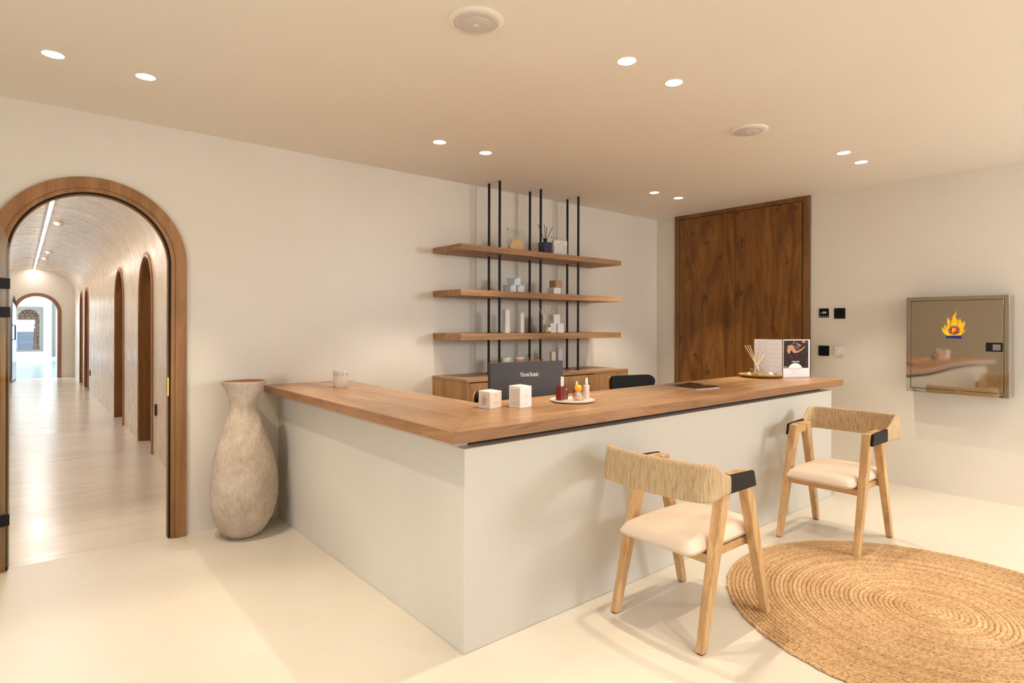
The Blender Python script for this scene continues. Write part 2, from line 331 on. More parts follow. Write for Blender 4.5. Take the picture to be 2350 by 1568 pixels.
# wall behind the photographer; both windows added for the flash and fill lamps
WN = [(1.4, 3.9, 0.25, 2.45), (4.6, 5.9, 1.45, 2.5)]
wf = MB()
wf.box(XL, 1.4, YF - .15, YF, 0, H); wf.box(3.9, 4.6, YF - .15, YF, 0, H); wf.box(5.9, XW, YF - .15, YF, 0, H)
wf.box(1.4, 3.9, YF - .15, YF, 0, .25); wf.box(1.4, 3.9, YF - .15, YF, 2.45, H); wf.box(4.6, 5.9, YF - .15, YF, 0, 1.45); wf.box(4.6, 5.9, YF - .15, YF, 2.5, H)
struct(wf.build('wall_front', M['wall']))
for k, (x0, x1, z0, z1) in enumerate(WN):
    wfm = MB()
    for a in ((x0, x0 + .05, z0, z1), (x1 - .05, x1, z0, z1), (x0, x1, z0, z0 + .05), (x0, x1, z1 - .05, z1), ((x0 + x1) / 2 - .02, (x0 + x1) / 2 + .02, z0, z1)):
        wfm.box(a[0], a[1], YF - .12, YF - .06, a[2], a[3])
    wo = struct(wfm.build('window_%d' % (k + 1), M['black'], bevel=0.002))
    pn = box('pane', M['glass'], x0 + .05, x1 - .05, YF - .095, YF - .087, z0 + .05, z1 - .05, wo)
# plaster shading line of the back corner
# corridor
def corridor_wall(y0, y1, x, th, doors, top):
    pts = [(y0, 0)]
    for (a, b, t) in doors:
        half = (b - a) / 2; pts += arch_line((a + b) / 2, half, t, 16)[::-1]
    pts += [(y1, 0), (y1, top), (y0, top)]
    return MB().prism(pts, YZ, x, x + th)
DO = [(7.38, 8.28, 2.17), (9.70, 10.61, 2.17), (15.11, 15.99, 2.14), (16.55, 17.36, 2.12)]
VS = 2.20
struct(corridor_wall(YB, CY1, CX1, 0.2, DO, VS).build('wall_corridor_right', M['corr']))
struct(box('wall_corridor_left', M['corr'], CX0 - .15, CX0, YB, CY1, 0, VS))
vl = []; CM = (CX0 + CX1) / 2; CH = (CX1 - CX0) / 2
vin = [(CM + CH * math.cos(a), VS + 0.58 * math.sin(a)) for a in [PI * i / 40 for i in range(41)]]
vout = [(CM + (CH + .15) * math.cos(a), VS + 0.73 * math.sin(a)) for a in [PI * i / 40 for i in range(41)]]
vt = MB().strip(vout, vin, XZ, YB, CY1)
struct(vt.build('ceiling_corridor', M['vault'], smooth=True, auto=0.5))
# end wall with its arch
EC, EH, ET = 0.335, 0.425, 2.115
we = MB().prism([(-3.2, 0)] + arch_line(EC, EH, ET)[::-1] + [(2.6, 0), (2.6, 3.2), (-3.2, 3.2)], XZ, CY1, CY1 + 0.15)
struct(we.build('wall_corridor_end', M['wall']))
struct(box('wall_over_corridor', M['white'], XL, 2.0, YB, YB + .1, H + .2, 3.2))

# main arch: the wooden portal
pt = struct(MB().strip(arch_line(AC, 0.4985, 2.287, 40), arch_line(AC, 0.4330, 2.2215, 40), XZ, YW - 0.028, YW - 0.0005).build('door_1', M['arch'], bevel=0.0015, smooth=True))
MB().strip(arch_line(AC, 0.4325, 2.2210, 40), arch_line(AC, 0.409, 2.1975, 40), XZ, YW - 0.018, YW + 0.012).build('inner_casing', M['arch'], pt, smooth=True)
MB().strip(arch_line(AC, 0.4085, 2.1970, 40), arch_line(AC, 0.400, 2.1885, 40), XZ, YW - 0.004, YW + 0.020).build('seal', M['black'], pt, smooth=True)
MB().strip(arch_line(AC, 0.4295, 2.2180, 40), arch_line(AC, 0.395, 2.1835, 40), XZ, YW + 0.0205, YW + 0.055).build('jamb_lining', M['arch'], pt, smooth=True)
# hairline joint at the crown and at the springing
for (xa, za, xb, zb) in ((AC + 0.02, 2.2225, AC + 0.022, 2.289),):
    box('joint', M['doorf'], xa, xa + .0015, YW - 0.0288, YW - 0.0278, za, zb - .003, pt)
box('strike_plate', M['brass'], 0.740, 0.7475, YW - .002, YW + .012, 0.93, 1.05, pt)

# corridor doors
def corridor_door(n, a, b, t):
    cyy = (a + b) / 2; hh = (b - a) / 2
    f = struct(MB().strip(arch_line(cyy, hh + .045, t + .045, 24), arch_line(cyy, hh - .004, t - .004, 24), YZ, CX1 - .014, CX1 - .0005).build('door_%d' % n, M['arch'], smooth=True))
    MB().strip(arch_line(cyy, hh - .0005, t - .0005, 24), arch_line(cyy, hh - .022, t - .022, 24), YZ, CX1, CX1 + .15).build('jamb_lining', M['inner_door'], f, smooth=True)
    lf = MB().prism(arch_line(cyy, hh - .024, t - .024, 24, 0.006), YZ, CX1 + .095, CX1 + .135).build('door_leaf', M['inner_door'], f)
    h = MB(); yk = a + .10
    h.tube([(CX1 + .095, yk, 1.03), (CX1 + .05, yk, 1.03), (CX1 + .045, yk + .015, 1.03), (CX1 + .045, yk + .12, 1.03)], .010, 8)
    h.build('handle', M['black'], f, smooth=True)
    MB().lathe([(.022, 0), (.022, .01)], 16).build('lock_rose', M['black'], f, loc=(0, 0, 0)).matrix_local = Matrix.Translation((CX1 + .095, yk, .92)) @ Matrix.Rotation(-PI / 2, 4, 'Y')
    return f
for k, (a, b, t) in enumerate(DO): corridor_door(k + 2, a, b, t)
# end portal
ep = struct(MB().strip(arch_line(EC, 0.492, 2.182, 32), arch_line(EC, 0.417, 2.107, 32), XZ, CY1 - 0.03, CY1 - .0005).build('door_6', mat('reddish stained frame', (0.25, 0.115, 0.065), 0.45), smooth=True))
MB().strip(arch_line(EC, 0.4245, 2.1145, 32), arch_line(EC, 0.410, 2.10, 32), XZ, CY1, CY1 + .15).build('jamb_lining', M['black'], ep, smooth=True)

# end room: bright lobby opening to the sea
ER = 1.36
M['bluefloor'] = plaster('pale blue grey floor', (0.10, 0.14, 0.155), (0.17, 0.22, 0.24), (0.15, 0.3), scale=(.3, 2.2, 1), nscale=1.2, bump=0.1)
struct(box('floor_lobby', M['bluefloor'], -3.2, ER + .2, CY1 + 0.1, 29.2, -0.12, 0.0))
struct(box('ceiling_lobby', M['white'], -3.2, ER + .2, CY1 + .15, 29.2, 3.05, 3.2))
struct(box('wall_lobby_right', M['white'], ER, ER + .2, CY1 + .15, 29.2, 0, 3.05))
wl = MB()
wl.box(-3.2, -1.1, 29, 29.2, 0, 3.05); wl.box(.692, ER, 29, 29.2, 0, 3.05); wl.box(-1.1, .692, 29, 29.2, 0, .336); wl.box(-1.1, .692, 29, 29.2, 2.045, 3.05)
struct(wl.build('wall_lobby_far', M['white']))
M['teal'] = mat('pale teal joinery', (0.13, 0.135, 0.12), 0.5)
fm = MB()
for a in ((.60, .692, .336, 2.045), (-1.1, -1.0, .336, 2.045), (-1.0, .60, .336, .41), (-1.0, .60, 1.965, 2.045)): fm.box(a[0], a[1], 28.96, 29.19, a[2], a[3])
wo = struct(fm.build('window_3', M['teal'], bevel=.004))
box('pane', M['glass'], -1.0, .60, 29.0, 29.012, .41, 1.965, wo)
struct(box('window_4', M['teal'], .945, 1.06, 28.93, 28.99, .12, 2.22, bevel=.004))
struct(box('trim_1', M['teal'], -3.0, -2.9, 19.6, 28.9, 0, .12))
# stone wall outside with an opening on the sea
ST = [mat('stone %d' % i, c, 0.9, bump=(9, .5, .02)) for i, c in enumerate([(.50, .29, .17), (.60, .38, .24), (.40, .24, .15), (.72, .52, .35), (.54, .36, .25)])]
sw = thing('garden_wall', 'rough stone garden wall with an opening on the sea, seen through the far window', 'wall', (0, 33, 0))
rs = random.Random(3)
box('mortar_core', ST[2], .54, 2.0, .12, .38, -1.0, 1.562, sw); box('mortar_core', ST[2], -3, 2.0, .12, .38, 1.562, 3.4, sw)
def stone(x0, x1, z0, z1, m):
    d = rs.uniform(0, .03); MB().box(x0 + .008, x1 - .008, -d, .14, z0 + .008, z1 - .008).build('stone', m, sw, bevel=.012, seg=1)
z = 0.0
while z < 1.56:        # quoins of the right jamb, leaning slightly as in the photograph
    hgt = rs.choice([.14, .2, .26]); z1 = min(z + hgt, 1.562); xl = .40 + .095 * (z / 1.562)
    wq = rs.choice([.16, .24]); stone(xl, xl + wq, z, z1, rs.choice([ST[3], ST[1], ST[4]]))
    x = xl + wq
    while x < 1.3: wn = rs.uniform(.14, .3); stone(x, x + wn, z, z1, rs.choice(ST)); x += wn
    z = z1
x = -1.2
while x < 1.3: wn = rs.uniform(.17, .22); stone(x, x + wn, 1.562, 1.714, rs.choice([ST[3], ST[1]])); x += wn
for row in range(8):
    x = -1.2; z0 = 1.714 + row * .115
    while x < 1.3: wn = rs.uniform(.12, .26); stone(x, x + wn, z0, z0 + .115, rs.choice(ST[:3] + [ST[4]])); x += wn
sea = mat('sea water', (0.10, 0.20, 0.34), 0.35, bump=(.4, .4, .5))
tag(MB().box(-2500, 2500, 60, 2950, -30.5, -30).build('sea', sea), 'calm blue sea beyond the stone wall opening', 'sea', kind='stuff')
struct(box('terrace', M['bluefloor'], -6, 4, 29.2, 36, -.15, -.02))
# LED strip of the vault and its fittings
ls = thing('linear_light', 'long white LED strip running along the crown of the corridor vault', 'light', (0.275, YB + .3, 2.78))
box('housing', M['ceramic'], -.02, .02, 0, CY1 - YB - .32, -.012, .02, ls); box('diffuser', M['led'], -.010, .010, 0.01, CY1 - YB - .33, -.016, -.0122, ls)
for k, (x, y, zz, lb) in enumerate([(.40, 10.05, 2.765, 'white domed smoke detector beside the LED strip, nearest in the corridor vault'), (.42, 14.2, 2.765, 'small smoke detector on the corridor vault, middle one of three'), (.40, 15.6, 2.765, 'small smoke detector on the corridor vault, farthest of three')]):
    sd = thing('smoke_detector', lb, 'detector', (x, y, zz), group='smoke detectors of the corridor vault')
    MB().lathe([(.055, 0), (.055, -.02), (.045, -.03)], 24).build('base', M['ceramic'], sd, smooth=True)
    MB().lathe([(.034, -.030), (.034, -.045), (.018, -.055)], 20).build('sensor_head', M['ceramic'], sd, smooth=True)
for y, zz, lb in ((7.15, .50, 'black wall socket low on the corridor wall before the nearest door'), (14.7, .40, 'black wall socket low on the corridor wall by the third door')):
    so = thing('wall_socket', lb, 'socket', (CX1, y, zz), group='corridor sockets')
    box('plate', M['black'], -.012, -.0005, -.04, .04, -.06, .06, so, bevel=.004); MB().lathe([(.024, -.013), (.024, -.0125)], 18).build('insert', M['rod'], so).matrix_local = Matrix.Rotation(PI / 2, 4, 'Y')

# glass leaf of the main arch, opened into the room against the left side
gx, gy = -0.042, 4.352
gd = thing('glass_door', 'frameless arched glass door leaf standing open at left edge of the arch', 'door', (gx, gy, 0.008), math.atan2(-.38, -.92))
GM = lambda a, b, t: (a, t, b)
out = [(0, 0.03)] + [(0, 1.76)] + [(0.42 - 0.42 * math.cos(a), 1.76 + 0.42 * math.sin(a)) for a in [PI * i / 28 for i in range(1, 28)]] + [(.84, 1.76), (.84, 0.03)]
MB().prism(out, GM, -.005, .005).build('glass_pane', M['glass_green'], gd, smooth=True, auto=.5)
for z0, z1, nm in ((1.585, 1.645, 'hinge_clamp'), (1.425, 1.485, 'hinge_clamp'), (.262, .325, 'hinge_clamp')):
    box(nm, M['black'], .006, .12, -.016, .016, z0, z1, gd, bevel=.003)
hd = MB(); hd.tube([(.76, .006, .95), (.76, .05, .95), (.76, .05, 1.25), (.76, .006, 1.25)], .01, 10); hd.build('pull_handle', M['black'], gd, smooth=True)
g2 = thing('glass_door', 'bluish glass door leaf standing open beside the far corridor arch', 'door', (-.075, 19.25, 0.01), math.atan2(-.8, -.062))
MB().prism([(0, .02), (0, 1.63)] + [(0.44 - 0.44 * math.cos(a), 1.63 + 0.44 * math.sin(a)) for a in [PI * i / 20 for i in range(1, 20)]] + [(.88, 1.63), (.88, .02)], GM, -.005, .005).build('glass_pane', clear('blue reflecting glass', (.30, .44, .58), 1.0), g2, smooth=True, auto=.5)  # blue reflection of the pane put into its tint
hd = MB(); hd.tube([(.80, .006, 1.0), (.80, .05, 1.0), (.80, .05, 1.35), (.80, .006, 1.35)], .012, 8); hd.build('pull_handle', M['black'], g2, smooth=True)

# right wall: flush double doors of dark wood
dw = struct(MB().box(XW - .012, XW - .0005, 2.582, 4.13, 0, H - .0005).build('door_7', mat('shadow gap', (.02, .01, .006), .8)))
box('stile', M['doorf'], XW - .03, XW - .0125, 2.582, 2.646, 0, H - .001, dw, bevel=.0015); box('stile', M['doorf'], XW - .03, XW - .0125, 4.067, 4.13, 0, H - .001, dw, bevel=.0015)
box('head_rail', M['doorf'], XW - .03, XW - .0125, 2.6465, 4.0665, H - .045, H - .001, dw, bevel=.0015)
box('door_leaf', M['door'], XW - .027, XW - .0125, 2.656, 3.3625, .005, H - .05, dw, bevel=.001)
box('door_leaf', M['door'], XW - .027, XW - .0125, 3.3665, 4.061, .005, H - .05, dw, bevel=.001)

# ------------------------------------------------------------------ ceiling fittings
def make_downlight():
    t = thing('ceiling_downlight', '', 'light')
    MB().strip(arc(0, 0, .0475, 0, 2 * PI, 36)[:-1], arc(0, 0, .0440, 0, 2 * PI, 36)[:-1], XY, -.003, -.0003, closed=True).build('ring', M['ceil'], t, smooth=True)
    MB().lathe([(.0438, -.0012), (.0438, -.0004)], 32).build('lens', M['emit'], t)
    return t
names = {
 (0, 3.56): ('left of the pair above the arch', ), }
DL = [
 (.118, 3.557, 'glowing recessed downlight above the arch, at the far left of the ceiling'), (.497, 3.567, 'glowing recessed downlight above the arch, nearer the vase side of its pair'),
 (2.255, 3.508, 'glowing recessed downlight left of the shelf rods, left one of its pair'), (2.657, 3.504, 'glowing recessed downlight just in front of the shelf rods, right one of its pair'),
 (4.693, 3.499, 'glowing recessed downlight near the back corner, left one of its pair'), (5.072, 3.49, 'glowing recessed downlight near the dark wooden doors, right one of its pair'),
 (2.254, 1.845, 'large glowing downlight over the counter front, left one of its pair'), (2.644, 1.849, 'glowing downlight with a dark rim crescent, between the big speaker and the far speaker'),
 (4.672, 1.79, 'glowing downlight over the right wall end, left one of its pair'), (5.04, 1.803, 'glowing downlight nearest the fire cabinet, right one of its pair')]
hid = [(x, y) for y in (.12, -1.55) for x in (.12, .50, 2.25, 2.65, 4.69, 5.06)] + [(.12, 1.83), (.50, 1.83)]
base = make_downlight()
def spot(x, y, p=SPOT_W):
    d = bpy.data.lights.new('downlight_beam', 'SPOT'); d.energy = p; d.color = WARM; d.spot_size = math.radians(74); d.spot_blend = .35; d.shadow_soft_size = .022
    o = bpy.data.objects.new('downlight_beam', d); o.location = (x, y, H - .012); C.objects.link(o)
for k, (x, y, lb) in enumerate(DL):
    o = base if k == 0 else dup(base, (x, y, H))
    o.location = (x, y, H); tag(o, lb, 'light', 'recessed ceiling downlights'); spot(x, y)
cols = {.12: 'far left', .50: 'second from left', 2.25: 'third from left', 2.65: 'fourth from left', 4.69: 'fifth from left', 5.06: 'far right'}
rows = {1.83: 'level with the counter front, left of the view', .12: 'above the photographer, just out of view', -1.55: 'near the windows behind the photographer'}
for x, y in hid:
    tag(dup(base, (x, y, H)), 'recessed downlight %s, %s' % (rows[y], cols[x]), 'light', 'downlights outside the view'); spot(x, y)
M['spk'] = mat('grey speaker cover', (0.60, 0.55, 0.50), 0.6)
def speaker(x, y, lb):
    t = thing('ceiling_speaker', lb, 'speaker', (x, y, H), group='round ceiling speakers')
    MB().lathe([(.118, -.0003), (.118, -.004), (.112, -.009), (.094, -.010), (.094, -.0003)], 48, cap=False).build('outer_ring', M['ceil'], t, smooth=True)
    MB().lathe([(.0935, -.0003), (.0935, -.0075), (.088, -.013), (.064, -.014)], 48).build('cover', M['spk'], t, smooth=True)
    MB().lathe([(.0625, -.0142), (.0625, -.017), (.058, -.0185)], 40).build('centre_plate', M['spk'], t, smooth=True)
    box('badge', M['paper'], -.010, .010, -.006, .006, -.020, -.0186, t)
speaker(1.472, 2.011, 'round ceiling speaker nearest the camera at the top of the picture')
speaker(3.66, 1.981, 'round ceiling speaker farther back, toward the dark wooden doors')

# ------------------------------------------------------------------ reception desk and worktop
dk = thing('reception_desk', 'L-shaped cream plastered reception desk base', 'desk', (1.4493, 2.0523, 0))
L1 = [(0, 0), (3.6825, 0), (3.6825, .50), (.46, .50), (.46, YW - 2.0523 - .001), (0, YW - 2.0523 - .001)]
MB().prism(L1, XY, 0, .8736).build('base', M['desk'], dk, bevel=.004)
L2 = [(.06, .06), (3.60, .06), (3.60, .44), (.40, .44), (.40, YW - 2.0523 - .002), (.06, YW - 2.0523 - .002)]
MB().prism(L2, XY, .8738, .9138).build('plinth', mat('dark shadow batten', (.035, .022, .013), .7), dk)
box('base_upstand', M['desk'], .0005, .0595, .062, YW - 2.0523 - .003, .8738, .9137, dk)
box('work_surface', M['oak_x'], .47, 3.0, .505, 1.12, .71, .74, dk, bevel=.002)
ct = thing('worktop', 'thick L-shaped oak worktop with mitred corner on the plastered desk', 'worktop', (1.3516, 1.9879, .914))
ox, oy = 1.3516, 1.9879; ix, iy, ex = 1.967 - ox, 2.665 - oy, 5.1862 - ox; wy = YW - .001 - oy
MB().prism([(0, 0), (ex, 0), (ex, iy), (ix, iy)], XY, 0, .0505).build('board', M['oak_x'], ct, bevel=.0015)
MB().prism([(-.0004, .0006), (ix - .0006, iy + .0006), (ix - .0004, wy), (-.0004, wy)], XY, 0, .0505).build('board', M['oak_y'], ct, bevel=.0015)
M['edge'] = wood('oak edge', (0.27, 0.135, 0.062), (0.43, 0.235, 0.12), 0, 0.42, across=9, burl=1.2, knots=0.3, seed=6)  # worktop oak darkened: shade of its upright faces put into the colour
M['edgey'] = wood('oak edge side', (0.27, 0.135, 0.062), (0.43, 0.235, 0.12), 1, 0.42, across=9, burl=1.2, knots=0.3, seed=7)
box('edge_board', M['edge'], -.0035, ex + .0005, -.0035, -.0003, 0, .0500, ct, bevel=.0008)  # thin facings added to carry the shaded tone
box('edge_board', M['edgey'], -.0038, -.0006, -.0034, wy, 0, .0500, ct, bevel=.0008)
ZT = .9647

# ------------------------------------------------------------------ sideboard
sb = thing('sideboard', 'low oak sideboard against the wall under the shelves', 'cabinet', (2.76, 3.866, 0))
W_ = 2.0; D_ = YW - 3.866 - .002
box('top', M['cabx'], 0, W_, 0, D_, .935, .9582, sb, bevel=.0015)
box('side_panel', M['cab'], 0.002, .022, .004, D_, .05, .9345, sb); box('side_panel', M['cab'], W_ - .022, W_ - .002, .004, D_, .05, .9345, sb)
box('back_panel', M['cab'], .0225, W_ - .0225, D_ - .02, D_ - .001, .05, .9345, sb); box('bottom_panel', M['cabx'], .0225, W_ - .0225, .02, D_ - .021, .05, .07, sb)
box('plinth', M['black'], .03, W_ - .03, .03, D_, 0, .0495, sb)
for x0, x1 in ((.026, .50), (.504, .995), (.999, 1.493)):
    box('door', M['cab'], x0, x1, .003, .0195, .052, .927, sb, bevel=.001)
box('stile', M['cab'], 1.497, 1.566, .003, .0195, .052, .934, sb, bevel=.001)
box('door', M['cab'], 1.569, 1.976, .003, .0195, .052, .934, sb, bevel=.001)

# ------------------------------------------------------------------ shelves hung on steel rods
su = thing('shelving_unit', 'three thick oak shelves carried by six black steel rods above the sideboard', 'shelves', (2.7655, 3.972, .9582))
for zb, zt_ in ((2.019, 2.0684), (1.6414, 1.694), (1.2729, 1.3287)):
    box('shelf', M['shelf'], 0, 4.7718 - 2.7655, 0, YW - 3.972 - .001, zb - .9582, zt_ - .9582, su, bevel=.0015)
for x, y in ((3.266, 4.252), (3.269, 4.101), (3.762, 4.254), (3.771, 4.11), (4.284, 4.268), (4.269, 4.10)):
    r = MB().lathe([(.0115, .0005), (.0115, H - .9582 - .001)], 16).build('rod', M['rod'], su, smooth=True, loc=(x - 2.7655, y - 3.972, 0))
    for zf in (.0005, 1.3287 - .9582 + .0003): MB().lathe([(.024, zf), (.024, zf + .004), (.013, zf + .007)], 20).build('flange', M['rod'], r, smooth=True)

# ------------------------------------------------------------------ boxes and jars on shelves
def carton(lb, x0, x1, y0, d, z0, h, m, group, deco=None, cat='box', ang=0.0, name='carton', lid=.18):
    t = thing(name, lb, cat, ((x0 + x1) / 2, y0 + d / 2, z0 + .0002), ang, group)
    hx = (x1 - x0) / 2; hy = d / 2
    box('body', m, -hx, hx, -hy, hy, 0, h * (1 - lid), t, bevel=.0006)
    lb_ = MB().box(-hx, hx, -hy, hy, h * (1 - lid) + .0004, h).build('lid', m, t, bevel=.0006)
    if deco: deco(t, hx, hy, h)
    return t
def lines(t, fn, xs, zs, m, name='print', th=.0012):
    mb = MB()
    for (a, b), zz in zip(xs, zs): mb.prism([(a, zz - th / 2), (b, zz - th / 2), (b, zz + th / 2), (a, zz + th / 2)], fn, 0.0002, 0.0005)
    return mb.build(name, m, t)
blue = mat('blue lens print', (.25, .38, .52), .4)
bluep = mat('pale blue card', (.66, .70, .76), .5)
def deco_blue(t, hx, hy, h):
    fr = plane_fn((-hx, -hy, 0), (1, 0, 0), (0, 0, 1), (0, -1, 0)); sd = plane_fn((-hx, -hy, 0), (0, 1, 0), (0, 0, 1), (-1, 0, 0))
    MB().prism([(.0, h - .0005), (.032, h - .0005)] + arc(.016, h - .001, .016, 0, -PI, 12), fr, .0003, .0008).build('emblem', blue, t)
    MB().prism([(.0, h * .1), (.009, h * .2), (.010, h * .5), (.003, h * .72), (.0, h * .75)], fr, .0003, .0008).build('emblem', blue, t)
    MB().prism([(.0, h - .0005), (.012, h - .0005), (.010, h * .75), (.004, h * .62), (0, h * .6)], sd, .0003, .0008).build('emblem', blue, t)
    lines(t, fr, [(.035, .068)] * 2, [h * .5, h * .4], M['grey_ink'])
def deco_plain(t, hx, hy, h):
    fr = plane_fn((0, -hy, 0), (1, 0, 0), (0, 0, 1), (0, -1, 0)); sd = plane_fn((-hx, 0, 0), (0, -1, 0), (0, 0, 1), (-1, 0, 0))
    lines(t, fr, [(-.010, .010), (-.016, .016), (-.008, .008)], [h * .72, h * .42, h * .36], M['grey_ink'])
    lines(t, sd, [(-hy * .7, hy * .7)] * 5, [h * k for k in (.8, .7, .5, .4, .2)], M['grey_ink'])
def deco_script(t, hx, hy, h):
    fr = plane_fn((0, -hy, 0), (1, 0, 0), (0, 0, 1), (0, -1, 0)); sd = plane_fn((-hx, 0, 0), (0, -1, 0), (0, 0, 1), (-1, 0, 0))
    lines(t, fr, [(-.006, .006), (-.014, .014)], [h * .68, h * .4], M['grey_ink'])
    for i, wd in enumerate(('The', 'Candle', 'Smells', 'Like')): text('lettering', wd, sd, hy * 1.1 if i else hy * .6, M['dark_ink'], t, height=h * .11, cy=h * (.78 - .16 * i))
Z1, Z2, Z3, ZC = 2.0684, 1.694, 1.3287, .9582
g = 'cartons stacked on the middle shelf'
carton('white carton with blue lens print, top of the stack of three', 3.402, 3.479, 4.06, .098, Z2 + .0655, .066, bluep, g, deco_blue)
carton('white carton with blue lens print, lower left of the stack of three', 3.356, 3.430, 4.06, .099, Z2, .065, bluep, g, deco_blue)
carton('white carton with blue lens print, lower right of the stack of three', 3.443, 3.521, 4.06, .098, Z2, .065, bluep, g, deco_blue)
brown = mat('kraft card', (.42, .25, .13), .6)
carton('kraft brown carton on top of a white one, middle shelf', 3.922, 4.009, 4.06, .09, Z2 + .0635, .070, brown, g, deco_plain)
carton('white carton under the brown one on the middle shelf', 3.899, 3.985, 4.06, .091, Z2, .063, M['paper'], g, deco_plain)
g = 'cartons on the lowest shelf'
carton('tallest slim white carton on the lowest shelf, near the left rods', 3.322, 3.372, 4.08, .044, Z3, .210, M['paper'], g, deco_plain, lid=.05)
carton('shorter slim white carton on the lowest shelf, left of the middle rods', 3.500, 3.542, 4.08, .042, Z3, .185, M['paper'], g, deco_plain, lid=.05)
carton('white carton with script on its side, stacked on two others', 3.898, 3.979, 4.06, .079, Z3 + .0875, .086, M['paper'], g, deco_script)
carton('white cube carton behind the glass reed bottle, lower left of the stack', 3.852, 3.932, 4.06, .079, Z3, .087, M['paper'], g, deco_plain)
carton('white cube carton at the lower right of the stack', 3.949, 4.031, 4.06, .079, Z3, .087, M['paper'], g, deco_plain)
carton('plain pale carton half hidden behind the reeds', 3.838, 3.890, 4.145, .06, Z3, .165, M['paper'], g)
g = 'cartons on the sideboard'
carton('slim white carton standing on the sideboard behind the monitor', 3.911, 3.964, 4.1, .036, ZC, .187, M['cream_card'], g, deco_plain, lid=.06)
carton('slim lilac carton, taller of two behind the monitor', 3.999, 4.052, 4.1, .043, ZC, .218, mat('lilac card', (.60, .54, .66), .5), g, deco_plain, lid=.06)

# bags with cellophane
def bag(lb, x0, x1, y0, z1, content, cm):
    t = thing('gift_bag', lb, 'bag', ((x0 + x1) / 2, y0, Z1 + .0002), 0, 'clear gift bags on the top shelf')
    wd = x1 - x0; hh = z1 - Z1; n = 10; m_ = 8; mb = MB(); r_ = random.Random(len(lb))
    front = []; back = []
    for j in range(m_ + 1):
        v = j / m_; dp = .055 * (1 - v) ** .6
        for i in range(n + 1):
            u = i / n; x = (u - .5) * wd * (1 - .06 * v); wob = r_.uniform(-.004, .004)
            front.append((x, -dp * (1 - (2 * u - 1) ** 4) + wob, v * hh)); back.append((x, dp * .6 * (1 - (2 * u - 1) ** 4) + .004 + wob, v * hh))
    k = (n + 1) * (m_ + 1); fs = []
    for j in range(m_):
        for i in range(n):
            a = j * (n + 1) + i; fs.append((a, a + 1, a + n + 2, a + n + 1)); fs.append((k + a, k + a + n + 1, k + a + n + 2, k + a + 1))
    for j in range(m_):
        a = j * (n + 1); fs.append((a, a + n + 1, k + a + n + 1, k + a)); a += n; fs.append((a, k + a, k + a + n + 1, a + n + 1))
    for i in range(n): fs.append((i, k + i, k + i + 1, i + 1))
    mb.add(front + back, fs).build('film', M['film'], t, smooth=True)
    MB().tube([(-wd * .47, 0, hh), (0, -.002, hh + .001), (wd * .47, 0, hh - .001)], .0018, 6).build('seam', M['grey_ink'], t)
    MB().sphere((-wd * .47, -.001, hh), .006, n=10, m=6).build('tie', M['dark_ink'], t, smooth=True)
    MB().prism(content, XZ, -.024, .012).build('content', cm, t, bevel=.008, smooth=True, seg=3)
bag('clear cellophane bag holding a peach sponge, left on the top shelf', 3.350, 3.572, 4.1, 2.262, [(-.095, .004), (.070, .004), (.075, .105), (.02, .118), (-.055, .108), (-.085, .06)], mat('peach sponge', (.72, .46, .24), .8, bump=(90, .5, .004)))
bag('clear bag holding folded white cloth, beside the blue bottle on the top shelf', 3.895, 4.114, 4.1, 2.240, [(-.095, .004), (.085, .004), (.09, .15), (-.09, .145)], mat('white towel', (.80, .76, .78), .8, bump=(60, .8, .01)))

def reed_bottle(lb, x, y, z, wd, h, gm, reeds, rm, label=False, group=None, neck=.02, liquid=None, cap=None):
    t = thing('reed_diffuser', lb, 'diffuser', (x, y, z + .0003), 0, group)
    hw = wd / 2
    MB().box(-hw, hw, -hw, hw, 0, h * .74).build('bottle', gm, t, bevel=.006, seg=3)
    MB().lathe([(neck * .55, h * .742), (neck * .5, h * .88), (neck * .62, h * .90), (neck * .62, h)], 20).build('neck', cap or gm, t, smooth=True)
    if liquid: box('perfume', liquid, -hw * .82, hw * .82, -hw * .82, hw * .82, .006, h * .30, t)
    if label: box('label', M['paper'], -hw * .4, hw * .85, -hw - .0012, -hw - .0004, h * .2, h * .62, t)
    for (dx, dy, top) in reeds:
        k = (top - h) ; MB().tube([(-dx * .18, -dy * .2, h * .5), (dx, dy, top)], .0026, 6).build('reed', rm, t)
    return t
reed_bottle('dark blue reed diffuser bottle with black sticks on the top shelf', 3.754, 4.03, Z1, .092, .135, mat('dark navy glass', (.006, .018, .05), .08, coat=.5), [(-.09, 0, .262), (.0, .01, .268), (.012, -.01, .25), (.10, 0, .262)], M['black'], neck=.032, cap=M['black'])
rattan = mat('rattan stick', (.55, .33, .15), .7); pale = mat('pale rattan stick', (.78, .58, .34), .7)
amber = mat('amber perfume', (.85, .50, .08), .1)
reed_bottle('square clear reed diffuser with pale sticks on the lowest shelf', 3.784, 4.04, Z3, .066, .085, M['glass'], [(-.085, .01, .235), (-.01, .02, .24), (.03, .01, .245), (.075, -.01, .255), (.08, .01, .25)], rattan, label=True, liquid=amber)

